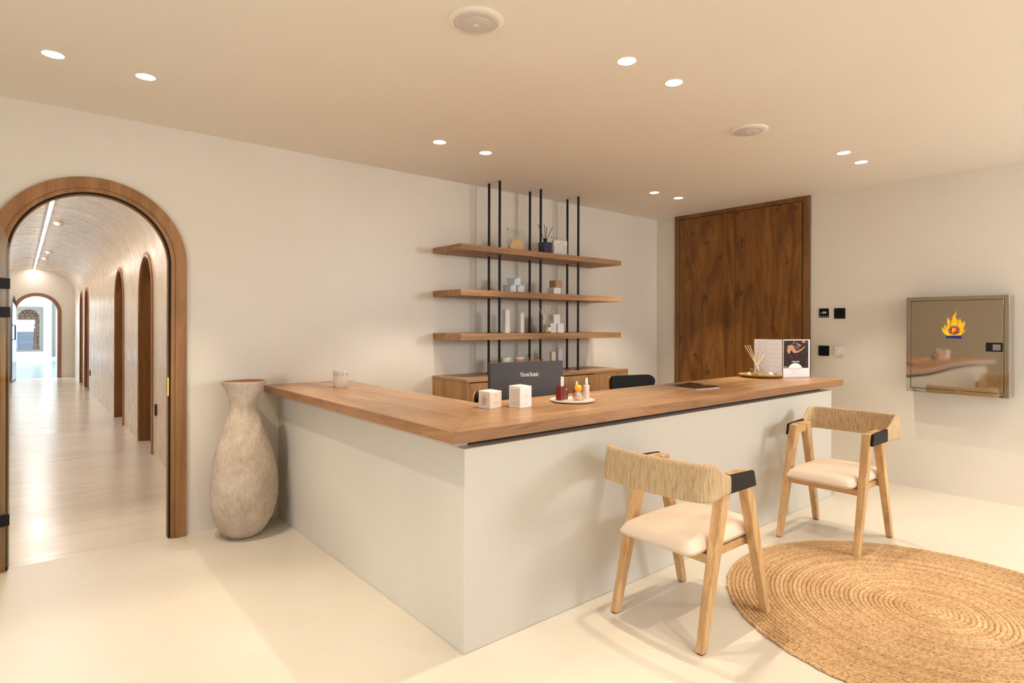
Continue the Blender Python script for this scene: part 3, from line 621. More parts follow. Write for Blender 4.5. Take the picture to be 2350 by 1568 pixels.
def jar(lb, x, y, m):
    t = thing('candle_jar', lb, 'jar', (x, y, ZC + .0003), 0, 'candle jars on the sideboard')
    MB().lathe([(.040, 0), (.043, .005), (.044, .125), (.046, .13)], 28).build('cup', m, t, smooth=True)
    MB().lathe([(.0475, .1303), (.048, .135), (.048, .148), (.046, .152)], 28).build('rim', M['ceramic'], t, smooth=True)
    for k in range(5): MB().lathe([(.0442, .02 + k * .02), (.0450, .0225 + k * .02), (.0442, .025 + k * .02)], 28, cap=False).build('ridge', m, t, smooth=True)
    MB().tube([(-.045, -.02, .1), (-.062, -.03, .105), (-.062, -.03, .03), (-.045, -.02, .035)], .004, 8).build('handle', M['ceramic'], t, smooth=True)
jar('white ridged candle jar on the sideboard, left of the pink one', 3.358, 4.12, M['ceramic'])
jar('pink ridged candle jar with white rim on the sideboard', 3.515, 4.12, mat('pink glaze', (.62, .36, .32), .4))
dwd = mat('driftwood', (.36, .21, .11), .8, bump=(60, .6, .005))
bk = thing('twig_bowl', 'bowl of curled driftwood pieces on the sideboard behind the monitor', 'bowl', (3.604, 3.99, ZC + .0003))
MB().lathe([(.05, 0), (.085, .04), (.095, .075), (.088, .075), (.07, .035)], 28).build('bowl', dwd, bk, smooth=True)
for a, r_, hh in ((-.09, .008, .15), (-.06, .007, .12), (-.02, .012, .135), (.01, .013, .14), (.045, .008, .125), (.08, .007, .13)):
    MB().tube([(a * .5, 0, .05), (a * .9, -.01, hh * .7), (a * 1.1, 0, hh), (a * 1.0 + .02, .01, hh - .004)], [r_, r_, r_ * .9, r_ * .5], 8).build('twig', dwd, bk, smooth=True)

# ------------------------------------------------------------------ monitor
mo = thing('monitor', 'dark grey computer monitor seen from behind, above the worktop', 'monitor', (2.448, 2.79, .7402), math.atan2(-.08, .536))
cas = mat('monitor back plastic', (.040, .035, .037), .5)
box('casing', cas, -.271, .271, -.010, .022, .105, .4298, mo, bevel=.004)
box('screen', mat('black screen', (.01, .01, .012), .15), -.264, .264, .0223, .0235, .115, .423, mo)
box('neck', cas, -.035, .035, .0238, .05, .012, .25, mo, bevel=.004); box('foot', cas, -.13, .13, -.08, .12, 0, .0115, mo, bevel=.005)
# serif wordmark drawn as strokes
def glyph_word(parent, fn, width, m):
    P = []   # polygons in em units
    def quad(a, b, wa, wb=None):
        wb = wb or wa; P.append([(a[0] - wa / 2, a[1]), (a[0] + wa / 2, a[1]), (b[0] + wb / 2, b[1]), (b[0] - wb / 2, b[1])])
    def bar(x0, x1, y0, y1): P.append([(x0, y0), (x1, y0), (x1, y1), (x0, y1)])
    def ring(cx, cy_, rx, ry, tx, ty, a0, a1, n=18):
        for i in range(n):
            t0 = a0 + (a1 - a0) * i / n; t1 = a0 + (a1 - a0) * (i + 1) / n
            P.append([(cx + rx * math.cos(t0), cy_ + ry * math.sin(t0)), (cx + rx * math.cos(t1), cy_ + ry * math.sin(t1)), (cx + (rx - tx) * math.cos(t1), cy_ + (ry - ty) * math.sin(t1)), (cx + (rx - tx) * math.cos(t0), cy_ + (ry - ty) * math.sin(t0))])
    x = 0.0
    def vee(x, w_, h):
        quad((x + .17 * w_ / .8, h), (x + .42 * w_ / .8, 0), .17 * min(1, w_ / .7), .12); quad((x + .68 * w_ / .8, h), (x + .44 * w_ / .8, 0), .07, .07)
        bar(x, x + .32 * w_ / .8, h - .05, h); bar(x + .54 * w_ / .8, x + .84 * w_ / .8, h - .05, h)
    vee(x, .80, 1.0); x += .80
    bar(x + .08, x + .22, 0, .68); bar(x, x + .30, 0, .05); bar(x, x + .2, .63, .68); ring(x + .15, .87, .085, .085, .085, .085, 0, 2 * PI); x += .35
    ring(x + .26, .34, .26, .35, .13, .055, .12, 2 * PI - .75); bar(x + .08, x + .50, .35, .40); x += .56
    vee(x, .52, .68); vee(x + .36, .52, .68); x += .96
    # S
    ring(x + .30, .735, .255, .265, .10, .10, .35, 1.5 * PI + .15); ring(x + .32, .27, .27, .27, .12, .10, -PI + .35, PI / 2 + .1)
    P.append([(x + .08, .62), (x + .20, .70), (x + .56, .40), (x + .46, .28)]); bar(x + .50, x + .55, .72, 1.0); bar(x + .05, x + .10, 0, .30); x += .66
    ring(x + .28, .34, .28, .35, .13, .055, 0, 2 * PI, 24); x += .60
    bar(x + .06, x + .20, 0, .68); bar(x, x + .27, 0, .05); bar(x, x + .16, .63, .68); bar(x + .42, x + .56, 0, .48); bar(x + .36, x + .62, 0, .05); ring(x + .34, .42, .22, .27, .12, .10, 0, PI * .85); x += .66
    bar(x + .06, x + .20, 0, .68); bar(x, x + .27, 0, .05); bar(x, x + .16, .63, .68); ring(x + .13, .87, .085, .085, .085, .085, 0, 2 * PI); x += .32
    ring(x + .26, .34, .26, .35, .13, .055, .55, 2 * PI - .6); x += .52
    s = width / x; mb = MB()
    for p in P: mb.add([fn((a - x / 2) * s, (b - .45) * s, .0006) for a, b in p], [tuple(range(len(p)))])
    return mb.build('lettering', m, parent)
glyph_word(mo, plane_fn((0.012, -.010, .350), (1, 0, 0), (0, 0, 1), (0, -1, 0)), .142, M['white_ink'])

# ------------------------------------------------------------------ things on the worktop
cb = lambda n: None
def turned(lb, corner, right_pt, left_pt, h, m, deco, group):
    c = Vector((*corner, 0)); r_ = Vector((*right_pt, 0)); ang = math.atan2(r_.y - c.y, r_.x - c.x)
    wd = (r_ - c).length; dp = (Vector((*left_pt, 0)) - c).length
    t = thing('carton', lb, 'box', (corner[0], corner[1], ZT + .0003), ang, group)
    MB().box(0, wd, 0, dp, 0, h).build('body', m, t, bevel=.0008)
    MB().hexa([(0, 0, h + .0003), (wd, 0, h + .0003), (wd, dp, h + .0003), (0, dp, h + .0003)], [(.001, .0005, h + .002), (wd - .001, .0005, h + .002), (wd - .001, dp, h + .006), (.001, dp, h + .006)]).build('lid_flap', M['paper'], t)
    deco(t, wd, dp, h); return t
def dA(t, wd, dp, h):
    box('side_print', M['cream_card'], .002, wd - .002, -.0009, -.0003, .002, h - .002, t)
    sd = plane_fn((0, dp / 2, 0), (0, -1, 0), (0, 0, 1), (-1, 0, 0)); fr = plane_fn((wd / 2, -.0009, 0), (1, 0, 0), (0, 0, 1), (0, -1, 0))
    box('side_print', M['cream_card'], -.0009, -.0003, .002, dp - .002, .002, h - .002, t)
    for i, (wd_, wi) in enumerate((('The', .016), ('Candle', .034), ('Smells', .032), ('Like', .022))): text('lettering', wd_, sd, wi, M['dark_ink'], t, height=.011, cy=h * (.76 - .155 * i), t=.0014)
    lines(t, fr, [(-.018, .018), (-.024, .024)], [h * .40, h * .33], M['grey_ink']); MB().strip(arc(0, h * .78, .007, 0, 2 * PI, 18), arc(0, h * .78, .0058, 0, 2 * PI, 18), fr, .0002, .0006).build('emblem', M['grey_ink'], t)
def dB(t, wd, dp, h):
    sd = plane_fn((0, dp / 2, 0), (0, -1, 0), (0, 0, 1), (-1, 0, 0)); fr = plane_fn((wd / 2, 0, 0), (1, 0, 0), (0, 0, 1), (0, -1, 0))
    MB().prism([(-.032, .01), (.032, .01), (.032, h - .01), (-.032, h - .01)], sd, .0002, .0005).build('side_print', M['cream_card'], t)
    lines(t, placed(None, (0, dp / 2, 0), (0, -1, 0), (0, 0, 1), (-1, 0, 0), .0004), [(-.03, .03)] * 3 + [(-.028, .02)] * 5, [h * .84, h * .56, h * .29, h * .74, h * .66, h * .48, h * .40, h * .2], M['grey_ink'], th=.0009)
    lines(t, fr, [(-.010, .010), (-.006, .006)], [h * .22, h * .16], M['grey_ink']); MB().strip(arc(0, h * .55, .008, 0, 2 * PI, 18), arc(0, h * .55, .007, 0, 2 * PI, 18), fr, .0002, .0006).build('emblem', M['grey_ink'], t)
g = 'candle cartons on the worktop'
turned('small cube carton reading The Candle Smells Like, on the worktop corner', (1.865, 2.416), (1.960, 2.438), (1.851, 2.492), .0855, M['paper'], dA, g)
turned('taller white carton with fine grey print, on the worktop before the monitor', (2.009, 2.344), (2.104, 2.362), (1.997, 2.419), .1085, M['paper'], dB, g)
# pierced candle cup
cu = thing('tealight_cup', 'white pierced ceramic candle cup on the left end of the worktop', 'candle holder', (1.722, 3.935, ZT + .0003))
MB().lathe([(.048, 0), (.0505, .003), (.0515, .118), (.0515, .1195), (.0470, .1195), (.0465, .012)], 40).build('cup', M['ceramic'], cu, smooth=True)
dk_hole = mat('pierced hole', (.16, .09, .05), .8)
mb = MB()
for kf in range(9):
    a0 = 2 * PI * kf / 9 + .35
    for j in range(7):
        da = 0 if j == 0 else .011 * math.cos(PI / 3 * j + PI / 6); dz = 0 if j == 0 else .011 * math.sin(PI / 3 * j + PI / 6)
        a = a0 + da / .0515; cz = .092 + dz; rr = .0028
        c_ = Vector((math.cos(a), math.sin(a), 0)); tn = Vector((-math.sin(a), math.cos(a), 0))
        mb.add([tuple(c_ * .0519 + tn * (rr * math.cos(q)) + Vector((0, 0, cz + rr * math.sin(q)))) for q in [2 * PI * i / 8 for i in range(8)]], [tuple(range(8))])
mb.build('piercing', dk_hole, cu)
# tray with bottles
tx, ty = 2.425, 2.372
ty_ = thing('display_tray', 'round white ceramic tray carrying four perfume bottles', 'tray', (tx, ty, ZT + .0003))
MB().lathe([(.105, 0), (.125, .006), (.128, .012), (.124, .012), (.118, .009)], 48).build('dish', M['ceramic'], ty_, smooth=True)
TZ = ZT + .0098
def bt(name, lb, x, y, ang=0.0, z=TZ): return thing(name, lb, 'bottle', (x, y, z), ang, 'bottles on the white tray')
red = mat('dark red glass', (.16, .006, .006), .08, coat=.6)
b = bt('perfume_bottle', 'square dark red perfume bottle with silver cap, leftmost on the tray', 2.378, 2.408, .28)
box('bottle', red, -.042, .042, -.017, .017, 0, .080, b, bevel=.002)
MB().lathe([(.010, .0803), (.010, .086), (.0125, .0862), (.0125, .132), (.011, .1335)], 24).build('cap', M['chrome'], b, smooth=True)
fr = plane_fn((.008, -.0172, 0), (1, 0, 0), (0, 0, 1), (0, -1, 0))
rp = mat('pale red print', (.42, .16, .13), .5)
lines(b, fr, [(-.028, .020), (-.012, .012), (-.020, .018), (-.016, .014)], [.070, .030, .020, .013], rp)
MB().strip(arc(0, .050, .010, 0, 2 * PI, 20), arc(0, .050, .0085, 0, 2 * PI, 20), fr, .0002, .0006).build('emblem', rp, b)
MB().prism(arc(.015, .058, .005, 0, 2 * PI, 14)[:-1], fr, .0002, .0007).build('sticker', M['paper'], b)
b = bt('perfume_bottle', 'clear glass bottle with big orange ball stopper on the tray', 2.435, 2.335)
MB().lathe([(.026, 0), (.029, .003), (.029, .040), (.024, .0455), (.010, .0475)], 32).build('bottle', M['glass'], b, smooth=True)
MB().lathe([(.020, .006), (.020, .026)], 24).build('perfume', mat('peach perfume', (.85, .52, .30), .1), b, smooth=True)
MB().sphere((0, 0, .068), .0215, n=24, m=14).build('stopper', mat('orange stopper', (.95, .42, .02), .35, bump=(70, .3, .003)), b, smooth=True)
b = bt('dropper_bottle', 'small pink tinted dropper bottle with white rubber bulb, behind the orange one', 2.492, 2.402)
MB().box(-.022, .022, -.016, .016, 0, .056).build('bottle', clear('pink clear glass', (.9, .6, .55)), b, bevel=.004)
box('label', M['paper'], -.016, .018, -.0172, -.0164, .008, .040, b)
MB().lathe([(.010, .0563), (.010, .070)], 18).build('collar', M['chrome'], b, smooth=True); MB().lathe([(.0062, .0703), (.0065, .088), (.004, .098), (.001, .1)], 16).build('bulb', M['ceramic'], b, smooth=True)
b = bt('serum_bottle', 'slim pale pink serum bottle with chrome pump, rightmost on the tray', 2.515, 2.348)
MB().lathe([(.0165, 0), (.0180, .002), (.0180, .079), (.015, .081)], 28).build('bottle', mat('pale pink glass', (.84, .66, .62), .2), b, smooth=True)
MB().lathe([(.0118, .0813), (.0118, .112), (.0095, .1125), (.0095, .116), (.0105, .1165), (.0105, .122), (.008, .124)], 24).build('pump', M['chrome'], b, smooth=True)
# magazine
mg = thing('magazine', 'glossy dark magazine lying on the middle of the worktop', 'magazine', (3.655, 2.395, ZT + .0004), math.atan2(-.04, .26))
n = 10; top = []; bot = []
for i in range(n + 1):
    for j in (0, 1):
        u = i / n; x = -.12 + .24 * u; y = -.14 + .28 * j; lift = .010 * max(0, (u - .55) / .45) ** 2 * (1 if j else .6)
        top.append((x, y, .007 + lift)); bot.append((x, y, .0062 + lift))
mb = MB(); fs = []; k = len(top)
for i in range(n): a = 2 * i; fs += [(a, a + 1, a + 3, a + 2), (k + a, k + a + 2, k + a + 3, k + a + 1), (a, a + 2, k + a + 2, k + a), (a + 1, k + a + 1, k + a + 3, a + 3)]
fs += [(0, k, k + 1, 1), (2 * n, 2 * n + 1, k + 2 * n + 1, k + 2 * n)]
m_, t_, s_ = new_mat('magazine cover'); tc = t_.nodes.new('ShaderNodeTexCoord'); nn = t_.nodes.new('ShaderNodeTexNoise'); nn.inputs['Scale'].default_value = 14; nn.inputs['Detail'].default_value = 5
t_.links.new(tc.outputs['Object'], nn.inputs['Vector']); rr_ = ramp(t_, (.05, .03, .02), (.42, .20, .12), .52, .72, (.09, .05, .035)); t_.links.new(nn.outputs[0], rr_.inputs[0]); t_.links.new(rr_.outputs[0], s_.inputs['Base Color']); s_.inputs['Roughness'].default_value = .18
M['cover'] = m_
mb.add(top + bot, fs).build('cover', m_, mg, smooth=True)
for kk in range(4): box('page', M['paper'], -.118, .112 + .002 * kk, -.138, .138, .0002 + kk * .0014, .0013 + kk * .0014, mg)
# brass tray with candles and reeds
bz = thing('brass_tray', 'shallow round brass tray on the right end of the worktop', 'tray', (4.835, 2.50, ZT + .0003))
MB().lathe([(.11, 0), (.145, .003), (.178, .022), (.182, .026), (.176, .025), (.14, .0065), (.02, .0055)], 56).build('dish', M['brass'], bz, smooth=True)
BZ = ZT + .0068
reed_bottle('clear glass reed diffuser with six pale sticks standing on the brass tray', 4.862, 2.552, BZ, .085, .088, M['glass'], [(-.11, .05, .26), (-.065, .05, .262), (-.045, .04, .262), (.05, -.02, .258), (.10, -.05, .262), (.105, -.06, .258)], pale, liquid=amber, neck=.035)
def tealight(lb, x, y):
    t = thing('tealight_holder', lb, 'candle holder', (x, y, BZ), 0, 'lit tealights on the brass tray')
    MB().lathe([(.028, 0), (.032, .004), (.052, .030), (.050, .030), (.028, .0065)], 14).build('bowl', M['glass'], t)
    MB().lathe([(.017, .0068), (.017, .018)], 20).build('candle', M['ceramic'], t, smooth=True)
    MB().lathe([(.001, .0185), (.0038, .023), (.003, .029), (.0004, .036)], 10).build('flame', M['flame'], t, smooth=True)
tealight('lit glass tealight holder at the left of the brass tray', 4.775, 2.575)
tealight('lit glass tealight holder at the right of the brass tray', 4.868, 2.425)
# folding menu display
JX, JY = 4.950, 2.372
me_ = thing('menu_stand', 'open two-page menu stand with a dark massage photo, on the worktop end', 'menu', (JX, JY, ZT + .0003))
rdir = Vector((5.163 + .03 - JX, 2.249 - .01 - JY, 0)).normalized(); ldir = Vector((-.05, .25, 0)).normalized()
def panel(dirv, length, name):
    nrm = Vector((dirv.y, -dirv.x, 0)); nrm = nrm if nrm.dot(Vector((-JX, -JY, 0))) > 0 else -nrm
    a = Matrix(((dirv.x, nrm.x, 0, 0), (dirv.y, nrm.y, 0, 0), (0, 0, 1, 0), (0, 0, 0, 1)))
    o = MB().box(.002, length, -.003, -.0005, 0, .322, a).build('acrylic_panel', M['glass'], me_)
    MB().box(.004, length - .004, -.0002, .0010, .003, .319, a).build('page', mat('menu page', (.74, .71, .76), .35), me_)
    base_ = Vector((0, 0, 0)) + nrm * .0010
    return plane_fn(base_, dirv, (0, 0, 1), nrm)
LR = .262
fnR = panel(rdir, LR, 'r'); fnL = panel(ldir, .235, 'l')
PG, t_, s_ = new_mat('dark photo ground'); nn = t_.nodes.new('ShaderNodeTexNoise'); nn.inputs['Scale'].default_value = 70; nn.inputs['Detail'].default_value = 6; tc = t_.nodes.new('ShaderNodeTexCoord')
t_.links.new(tc.outputs['Object'], nn.inputs['Vector']); rr_ = ramp(t_, (.022, .014, .012), (.30, .20, .15), .50, .80, (.07, .035, .028)); t_.links.new(nn.outputs[0], rr_.inputs[0]); t_.links.new(rr_.outputs[0], s_.inputs['Base Color']); s_.inputs['Roughness'].default_value = .6; s_.inputs['Specular IOR Level'].default_value = .15
MB().prism([(.008, .078), (LR - .018, .078), (LR - .018, .312), (.008, .312)], fnR, .0002, .0005).build('photo_print', PG, me_)
skin = mat('warm print', (.40, .18, .09), .5)
def pl(pts): return [(.012 + a * (LR - .05), .078 + b * .234) for a, b in pts]
f2 = placed(None, rdir.cross(Vector((0, 0, 1))) * 0 + (Vector(fnR(0, 0, .0007))), rdir, (0, 0, 1), (Vector(fnR(0, 0, 1)) - Vector(fnR(0, 0, 0))))
# sleeping figure under two hands: face and shoulder, arm, second arm
MB().prism(pl([(.12, .64), (.16, .70), (.14, .78), (.22, .82), (.34, .84), (.42, .80), (.46, .70), (.52, .64), (.60, .62), (.78, .70), (.96, .80), (.95, .76), (.78, .64), (.62, .56), (.46, .54), (.38, .58), (.34, .66), (.30, .62), (.24, .52), (.20, .52), (.14, .58)]), f2, .0, .0003).build('photo_print', skin, me_)
MB().prism(pl([(.52, .90), (.60, .90), (.74, .84), (.76, .78), (.68, .80)]), f2, .0, .0003).build('photo_print', skin, me_)
MB().prism(pl([(.38, .86), (.44, .98), (.47, .98), (.41, .86)]), f2, .0, .0003).build('photo_print', skin, me_)
MB().prism(pl([(.80, .98), (.94, .98), (.94, .90), (.82, .92)]), f2, .0, .0003).build('photo_print', skin, me_)
MB().prism(pl([(.44, .80), (.62, .84), (.72, .74), (.58, .66), (.46, .70)]), f2, .0004, .0006).build('photo_print', mat('plum print', (.06, .022, .03), .4), me_)
MB().prism(arc((LR - .027) / 2, .045, .075, math.radians(26), math.radians(154), 24), f2, .0004, .0007).build('page_arch', M['paper'], me_)
text('lettering', 'YOOR SPA', f2, .075, M['white_ink'], me_, height=.011, cx=(LR - .027) / 2 + .002, cy=.132, t=.0010, bold=.02)
text('lettering', '80% Off', f2, .032, M['white_ink'], me_, height=.008, cx=.028, cy=.088, t=.0010)
lines(me_, f2, [(.06, .165), (.05, .18), (.055, .175), (.085, .14), (.08, .145), (.05, .19)], [.083, .072, .063, .051, .040, .022], M['grey_ink'], th=.0014)
rl = random.Random(5); xs = []; zs = []
for i in range(22):
    zz = .30 - i * .0125; xs.append((.015, .215) if i % 3 == 2 else (.11 + rl.uniform(-.02, .02), .20)); zs.append(zz)
lines(me_, fnL, xs, zs, M['grey_ink'], th=.0013)

# ------------------------------------------------------------------ chairs behind the counter
def office_chair(lb, x, y, rz, top=.965):
    t = thing('office_chair', lb, 'chair', (x, y, 0), rz, 'black padded chairs behind the desk')
    ply = mat('bent plywood', (.62, .33, .09), .4) if 'ply' not in M else M['ply']; M['ply'] = ply
    def shell(hw, z0, z1, y0, th, rad, mm, nm):
        pts = [(-hw * .86, z0), (hw * .86, z0)] + [(hw - rad + rad * math.cos(a), z1 - rad + rad * math.sin(a)) for a in [PI / 2 * i / 8 for i in range(9)]] + [(-hw + rad + rad * math.cos(a), z1 - rad + rad * math.sin(a)) for a in [PI / 2 + PI / 2 * i / 8 for i in range(9)]]
        mb = MB(); mb.prism(pts, lambda a, b, q: (a, y0 + q + .10 * (a / .25) ** 2 * -1, b), 0, th); return mb.build(nm, mm, t, smooth=True, bevel=.004)
    shell(.250, .60, top - .004, .215, .012, .06, ply, 'shell'); shell(.238, .61, top, .180, .033, .055, M['leather'], 'back_pad')
    MB().box(-.24, .24, -.24, .20, .46, .475).build('seat_shell', ply, t, bevel=.006); MB().box(-.23, .23, -.235, .19, .4755, .53).build('seat_pad', M['leather'], t, bevel=.02, seg=3)
    MB().tube([(0, .20, .47), (0, .245, .52), (0, .24, .72)], .018, 8).build('back_bracket', M['black'], t, smooth=True)
    MB().lathe([(.028, .12), (.028, .30), (.018, .302), (.018, .4595)], 16).build('column', M['chrome'], t, smooth=True)
    for k in range(5):
        a = 2 * PI * k / 5; lg = MB().tube([(.02 * math.cos(a), .02 * math.sin(a), .105), (.27 * math.cos(a), .27 * math.sin(a), .075)], [.022, .014], 8).build('base_arm', M['black'], t, smooth=True)
        MB().sphere((.27 * math.cos(a), .27 * math.sin(a), .0305), .028, .028, .03, 12, 8).build('caster', M['black'], lg, smooth=True)
    return t
office_chair('black padded chair with bent plywood shell, right of the monitor behind the worktop', 4.07, 3.17, -.22)
office_chair('black padded chair mostly hidden behind the monitor and cartons', 2.60, 3.12, .10, .948)

# ------------------------------------------------------------------ right wall fittings
def wall_plate(name, lb, y0, y1, z0, z1, m, cat, grp='control plates right of the wooden doors', th=.010):
    t = thing(name, lb, cat, (XW, (y0 + y1) / 2, (z0 + z1) / 2), 0, grp); hy = (y1 - y0) / 2; hz = (z1 - z0) / 2
    box('plate', m, -th, -.0003, -hy, hy, -hz, hz, t, bevel=.002); return t, hy, hz
bg_ = mat('black glass switch', (.004, .004, .005), .22, spec=.2)
t, hy, hz = wall_plate('thermostat', 'black touchscreen thermostat with lit digits, upper left of four wall plates', 2.403, 2.497, 1.473, 1.570, M['ceramic'], 'thermostat', th=.012)
box('display', bg_, -.0135, -.0122, -hy + .001, hy - .001, -hz + .008, hz - .001, t)
em = mat('white digits', (.7, .75, .9), .4, emit=(.75, .8, 1), es=.9)
fn = plane_fn((-.0137, 0, .004), (0, -1, 0), (0, 0, 1), (-1, 0, 0))
text('digits', '22.5', fn, .032, em, t, height=.016, cx=.004, cy=.004); text('digits', '16:06', fn, .014, em, t, height=.006, cx=-.026, cy=.000)
for k in range(5): MB().prism([(-.034 + k * .017 - .003, -.034), (-.034 + k * .017 + .003, -.034), (-.034 + k * .017 + .003, -.031), (-.034 + k * .017 - .003, -.031)], fn, 0, .0003).build('symbol', em, t)
t, hy, hz = wall_plate('light_switch', 'plain black square switch, upper right of four wall plates', 2.263, 2.361, 1.470, 1.569, bg_, 'switch'); box('rocker', bg_, -.012, -.0103, -hy + .008, hy - .008, -hz + .008, hz - .008, t, bevel=.001)
t, hy, hz = wall_plate('light_switch', 'plain black square switch, lower left of four wall plates', 2.405, 2.503, 1.113, 1.210, bg_, 'switch'); box('rocker', bg_, -.012, -.0103, -hy + .008, hy - .008, -hz + .008, hz - .008, t, bevel=.001)
t, hy, hz = wall_plate('room_thermostat', 'small white room control with dial, lower right of four wall plates', 2.272, 2.355, 1.122, 1.207, mat('white plastic', (.74, .66, .66), .4), 'thermostat', th=.018)
MB().lathe([(.016, 0), (.016, .004), (.013, .006)], 24).build('dial', mat('dial plastic', (.78, .70, .69), .4), t, smooth=True).matrix_local = Matrix.Translation((-.0182, .004, -.004)) @ Matrix.Rotation(-PI / 2, 4, 'Y')
box('badge', M['dark_ink'], -.0188, -.0183, -.030, -.008, -.036, -.033, t)
# fire hose cabinet
FX = 5.785; Y0, Y1, Zb, Zt = 1.035, 1.714, .852, 1.643
fc = thing('fire_cabinet', 'polished steel fire hose cabinet with a flame emblem on the right wall', 'cabinet', (XW, 1.3745, Zb))
dX = FX - XW; hy = (Y1 - Y0) / 2; hz = Zt - Zb
box('case', M['steel2'], dX + .012, -.0005, -hy, hy, 0, hz, fc, bevel=.001)
fo = [(-hy, 0), (hy, 0), (hy, hz), (-hy, hz)]; fi = [(-hy + .030, .030), (hy - .030, .030), (hy - .030, hz - .030), (-hy + .030, hz - .030)]
MB().strip(fo, fi, YZ, dX, dX + .0118, closed=True).build('front_frame', M['steel'], fc, bevel=.0008)
box('gasket', M['black'], dX + .008, dX + .0116, -hy + .0305, hy - .0305, .0305, hz - .0305, fc)
box('door', M['steel'], dX - .0005, dX + .0075, -hy + .0345, hy - .0345, .0345, hz - .0345, fc, bevel=.001)
lk = box('latch', M['black'], dX - .006, dX - .0008, -hy + .036, -hy + .036 + .105, 1.205 - Zb, 1.275 - Zb, fc, bevel=.003)
MB().box(dX - .0085, dX - .0062, -hy + .050, -hy + .098, 1.216 - Zb, 1.262 - Zb).build('paddle', mat('grey paddle', (.22, .20, .19), .35), lk, bevel=.001)
# flame emblem
fe = plane_fn((dX - .0006, 0, 0), (0, -1, 0), (0, 0, 1), (-1, 0, 0))
KX = .156 / 770; KZ = .225 / 920
def cp(pts): return [((a - 1250) * KX - .008, 1.299 - Zb + (1180 - b) * KZ) for a, b in pts]
yel = mat('yellow vinyl', (.95, .62, .0), .35); ora = mat('orange vinyl', (.80, .17, .01), .35); nav = mat('navy vinyl', (.010, .012, .16), .35); redv = mat('red vinyl', (.72, .01, .015), .35)
flame = [(1050, 1080), (960, 1030), (900, 965), (868, 900), (862, 830), (875, 770), (905, 840), (950, 900), (948, 820), (938, 740), (955, 685), (985, 760), (1030, 820), (1020, 780), (1050, 720), (1030, 640), (1030, 560), (1050, 500), (1078, 465), (1090, 530), (1130, 600), (1110, 690), (1150, 610), (1165, 540), (1185, 620), (1205, 540), (1200, 440), (1270, 350), (1360, 250), (1330, 360), (1310, 430), (1330, 500), (1370, 580), (1400, 560), (1460, 490), (1480, 560), (1515, 620), (1520, 700), (1555, 640), (1575, 565), (1610, 640), (1610, 730), (1570, 800), (1550, 890), (1640, 860), (1600, 930), (1540, 990), (1470, 1060)]
MB().prism(cp(flame), fe, .0, .0004).build('emblem_flame', yel, fc)
for q in ([(1195, 560), (1185, 470), (1225, 400), (1360, 250), (1250, 400), (1215, 470)], [(1108, 790), (1120, 680), (1165, 600), (1180, 540), (1190, 620), (1160, 700), (1140, 790)], [(985, 760), (1020, 800), (1050, 980), (1020, 900)], [(905, 850), (945, 900), (960, 960)], [(1360, 570), (1385, 600), (1390, 780), (1365, 780)], [(1400, 660), (1395, 640), (1460, 490), (1470, 540)], [(1560, 640), (1590, 770), (1575, 760)], [(1440, 1010), (1540, 900), (1640, 860), (1560, 925)]):
    MB().prism(cp(q), fe, .0005, .0007).build('emblem_flame', ora, fc)
cc = cp([(1262, 895)])[0]
MB().prism([(cc[0] + .039 * math.cos(a), cc[1] + .038 * math.sin(a)) for a in [2 * PI * i / 32 for i in range(32)]], fe, .0008, .0010).build('emblem_ring', M['dark_ink'], fc)
MB().prism([(cc[0] + .0265 * math.cos(a), cc[1] + .0265 * math.sin(a)) for a in [2 * PI * i / 32 for i in range(32)]], fe, .0011, .0013).build('emblem_disc', redv, fc)
text('emblem_letter', 'F', fe, .024, yel, fc, height=.034, cx=cc[0], cy=cc[1], bold=.05, t=.0016)
def ring_text(s_, a0, a1, up_):
    for i, ch in enumerate(s_):
        a = a0 + (a1 - a0) * i / (len(s_) - 1); R_ = .0325
        rot = a - PI / 2 if up_ else a + PI / 2
        text('emblem_letter', ch, fe, .0062 if ch != 'Ι' else .0022, M['white_ink'], fc, height=.0085, cx=cc[0] + R_ * math.cos(a), cy=cc[1] + R_ * math.sin(a), bold=.02, t=.0014, rot=rot)
ring_text('ΠΥΡΟΣΒΕΣΤΙΚΗ', PI * 1.07, -PI * .07, True); ring_text('ΦΩΛΙΑ', PI * 1.28, PI * 1.72, False)
MB().prism(cp([(995, 1080), (1200, 1070), (1440, 1066), (1500, 1100), (1500, 1182), (1400, 1168), (1200, 1162), (995, 1165)]), fe, .0005, .0008).build('emblem_ribbon', nav, fc)

# ------------------------------------------------------------------ vase
va = thing('floor_vase', 'tall weathered terracotta vase standing by the arch and the desk', 'vase', (1.145, 4.165, 0))
m_, t_, s_ = new_mat('whitewashed clay'); N = t_.nodes.new; Lk = t_.links.new
tc = N('ShaderNodeTexCoord'); n1 = N('ShaderNodeTexNoise'); n1.inputs['Scale'].default_value = 5; n1.inputs['Detail'].default_value = 9; n1.inputs['Roughness'].default_value = .65
n2 = N('ShaderNodeTexNoise'); n2.inputs['Scale'].default_value = 60; n2.inputs['Detail'].default_value = 9; n2.inputs['Roughness'].default_value = .75; mp = N('ShaderNodeMapping'); mp.inputs['Scale'].default_value = (1, 1, .35)
Lk(tc.outputs['Object'], n1.inputs['Vector']); Lk(tc.outputs['Object'], mp.inputs['Vector']); Lk(mp.outputs[0], n2.inputs['Vector'])
r1 = ramp(t_, (.43, .335, .25), (.64, .56, .47), .30, .62); Lk(n1.outputs[0], r1.inputs[0]); r2 = ramp(t_, (.62, .53, .45), (1, 1, 1), .32, .58); Lk(n2.outputs[0], r2.inputs[0])
Lk(mixc(t_, .6, r1.outputs[0], r2.outputs[0], 'MULTIPLY'), s_.inputs['Base Color']); s_.inputs['Roughness'].default_value = .85
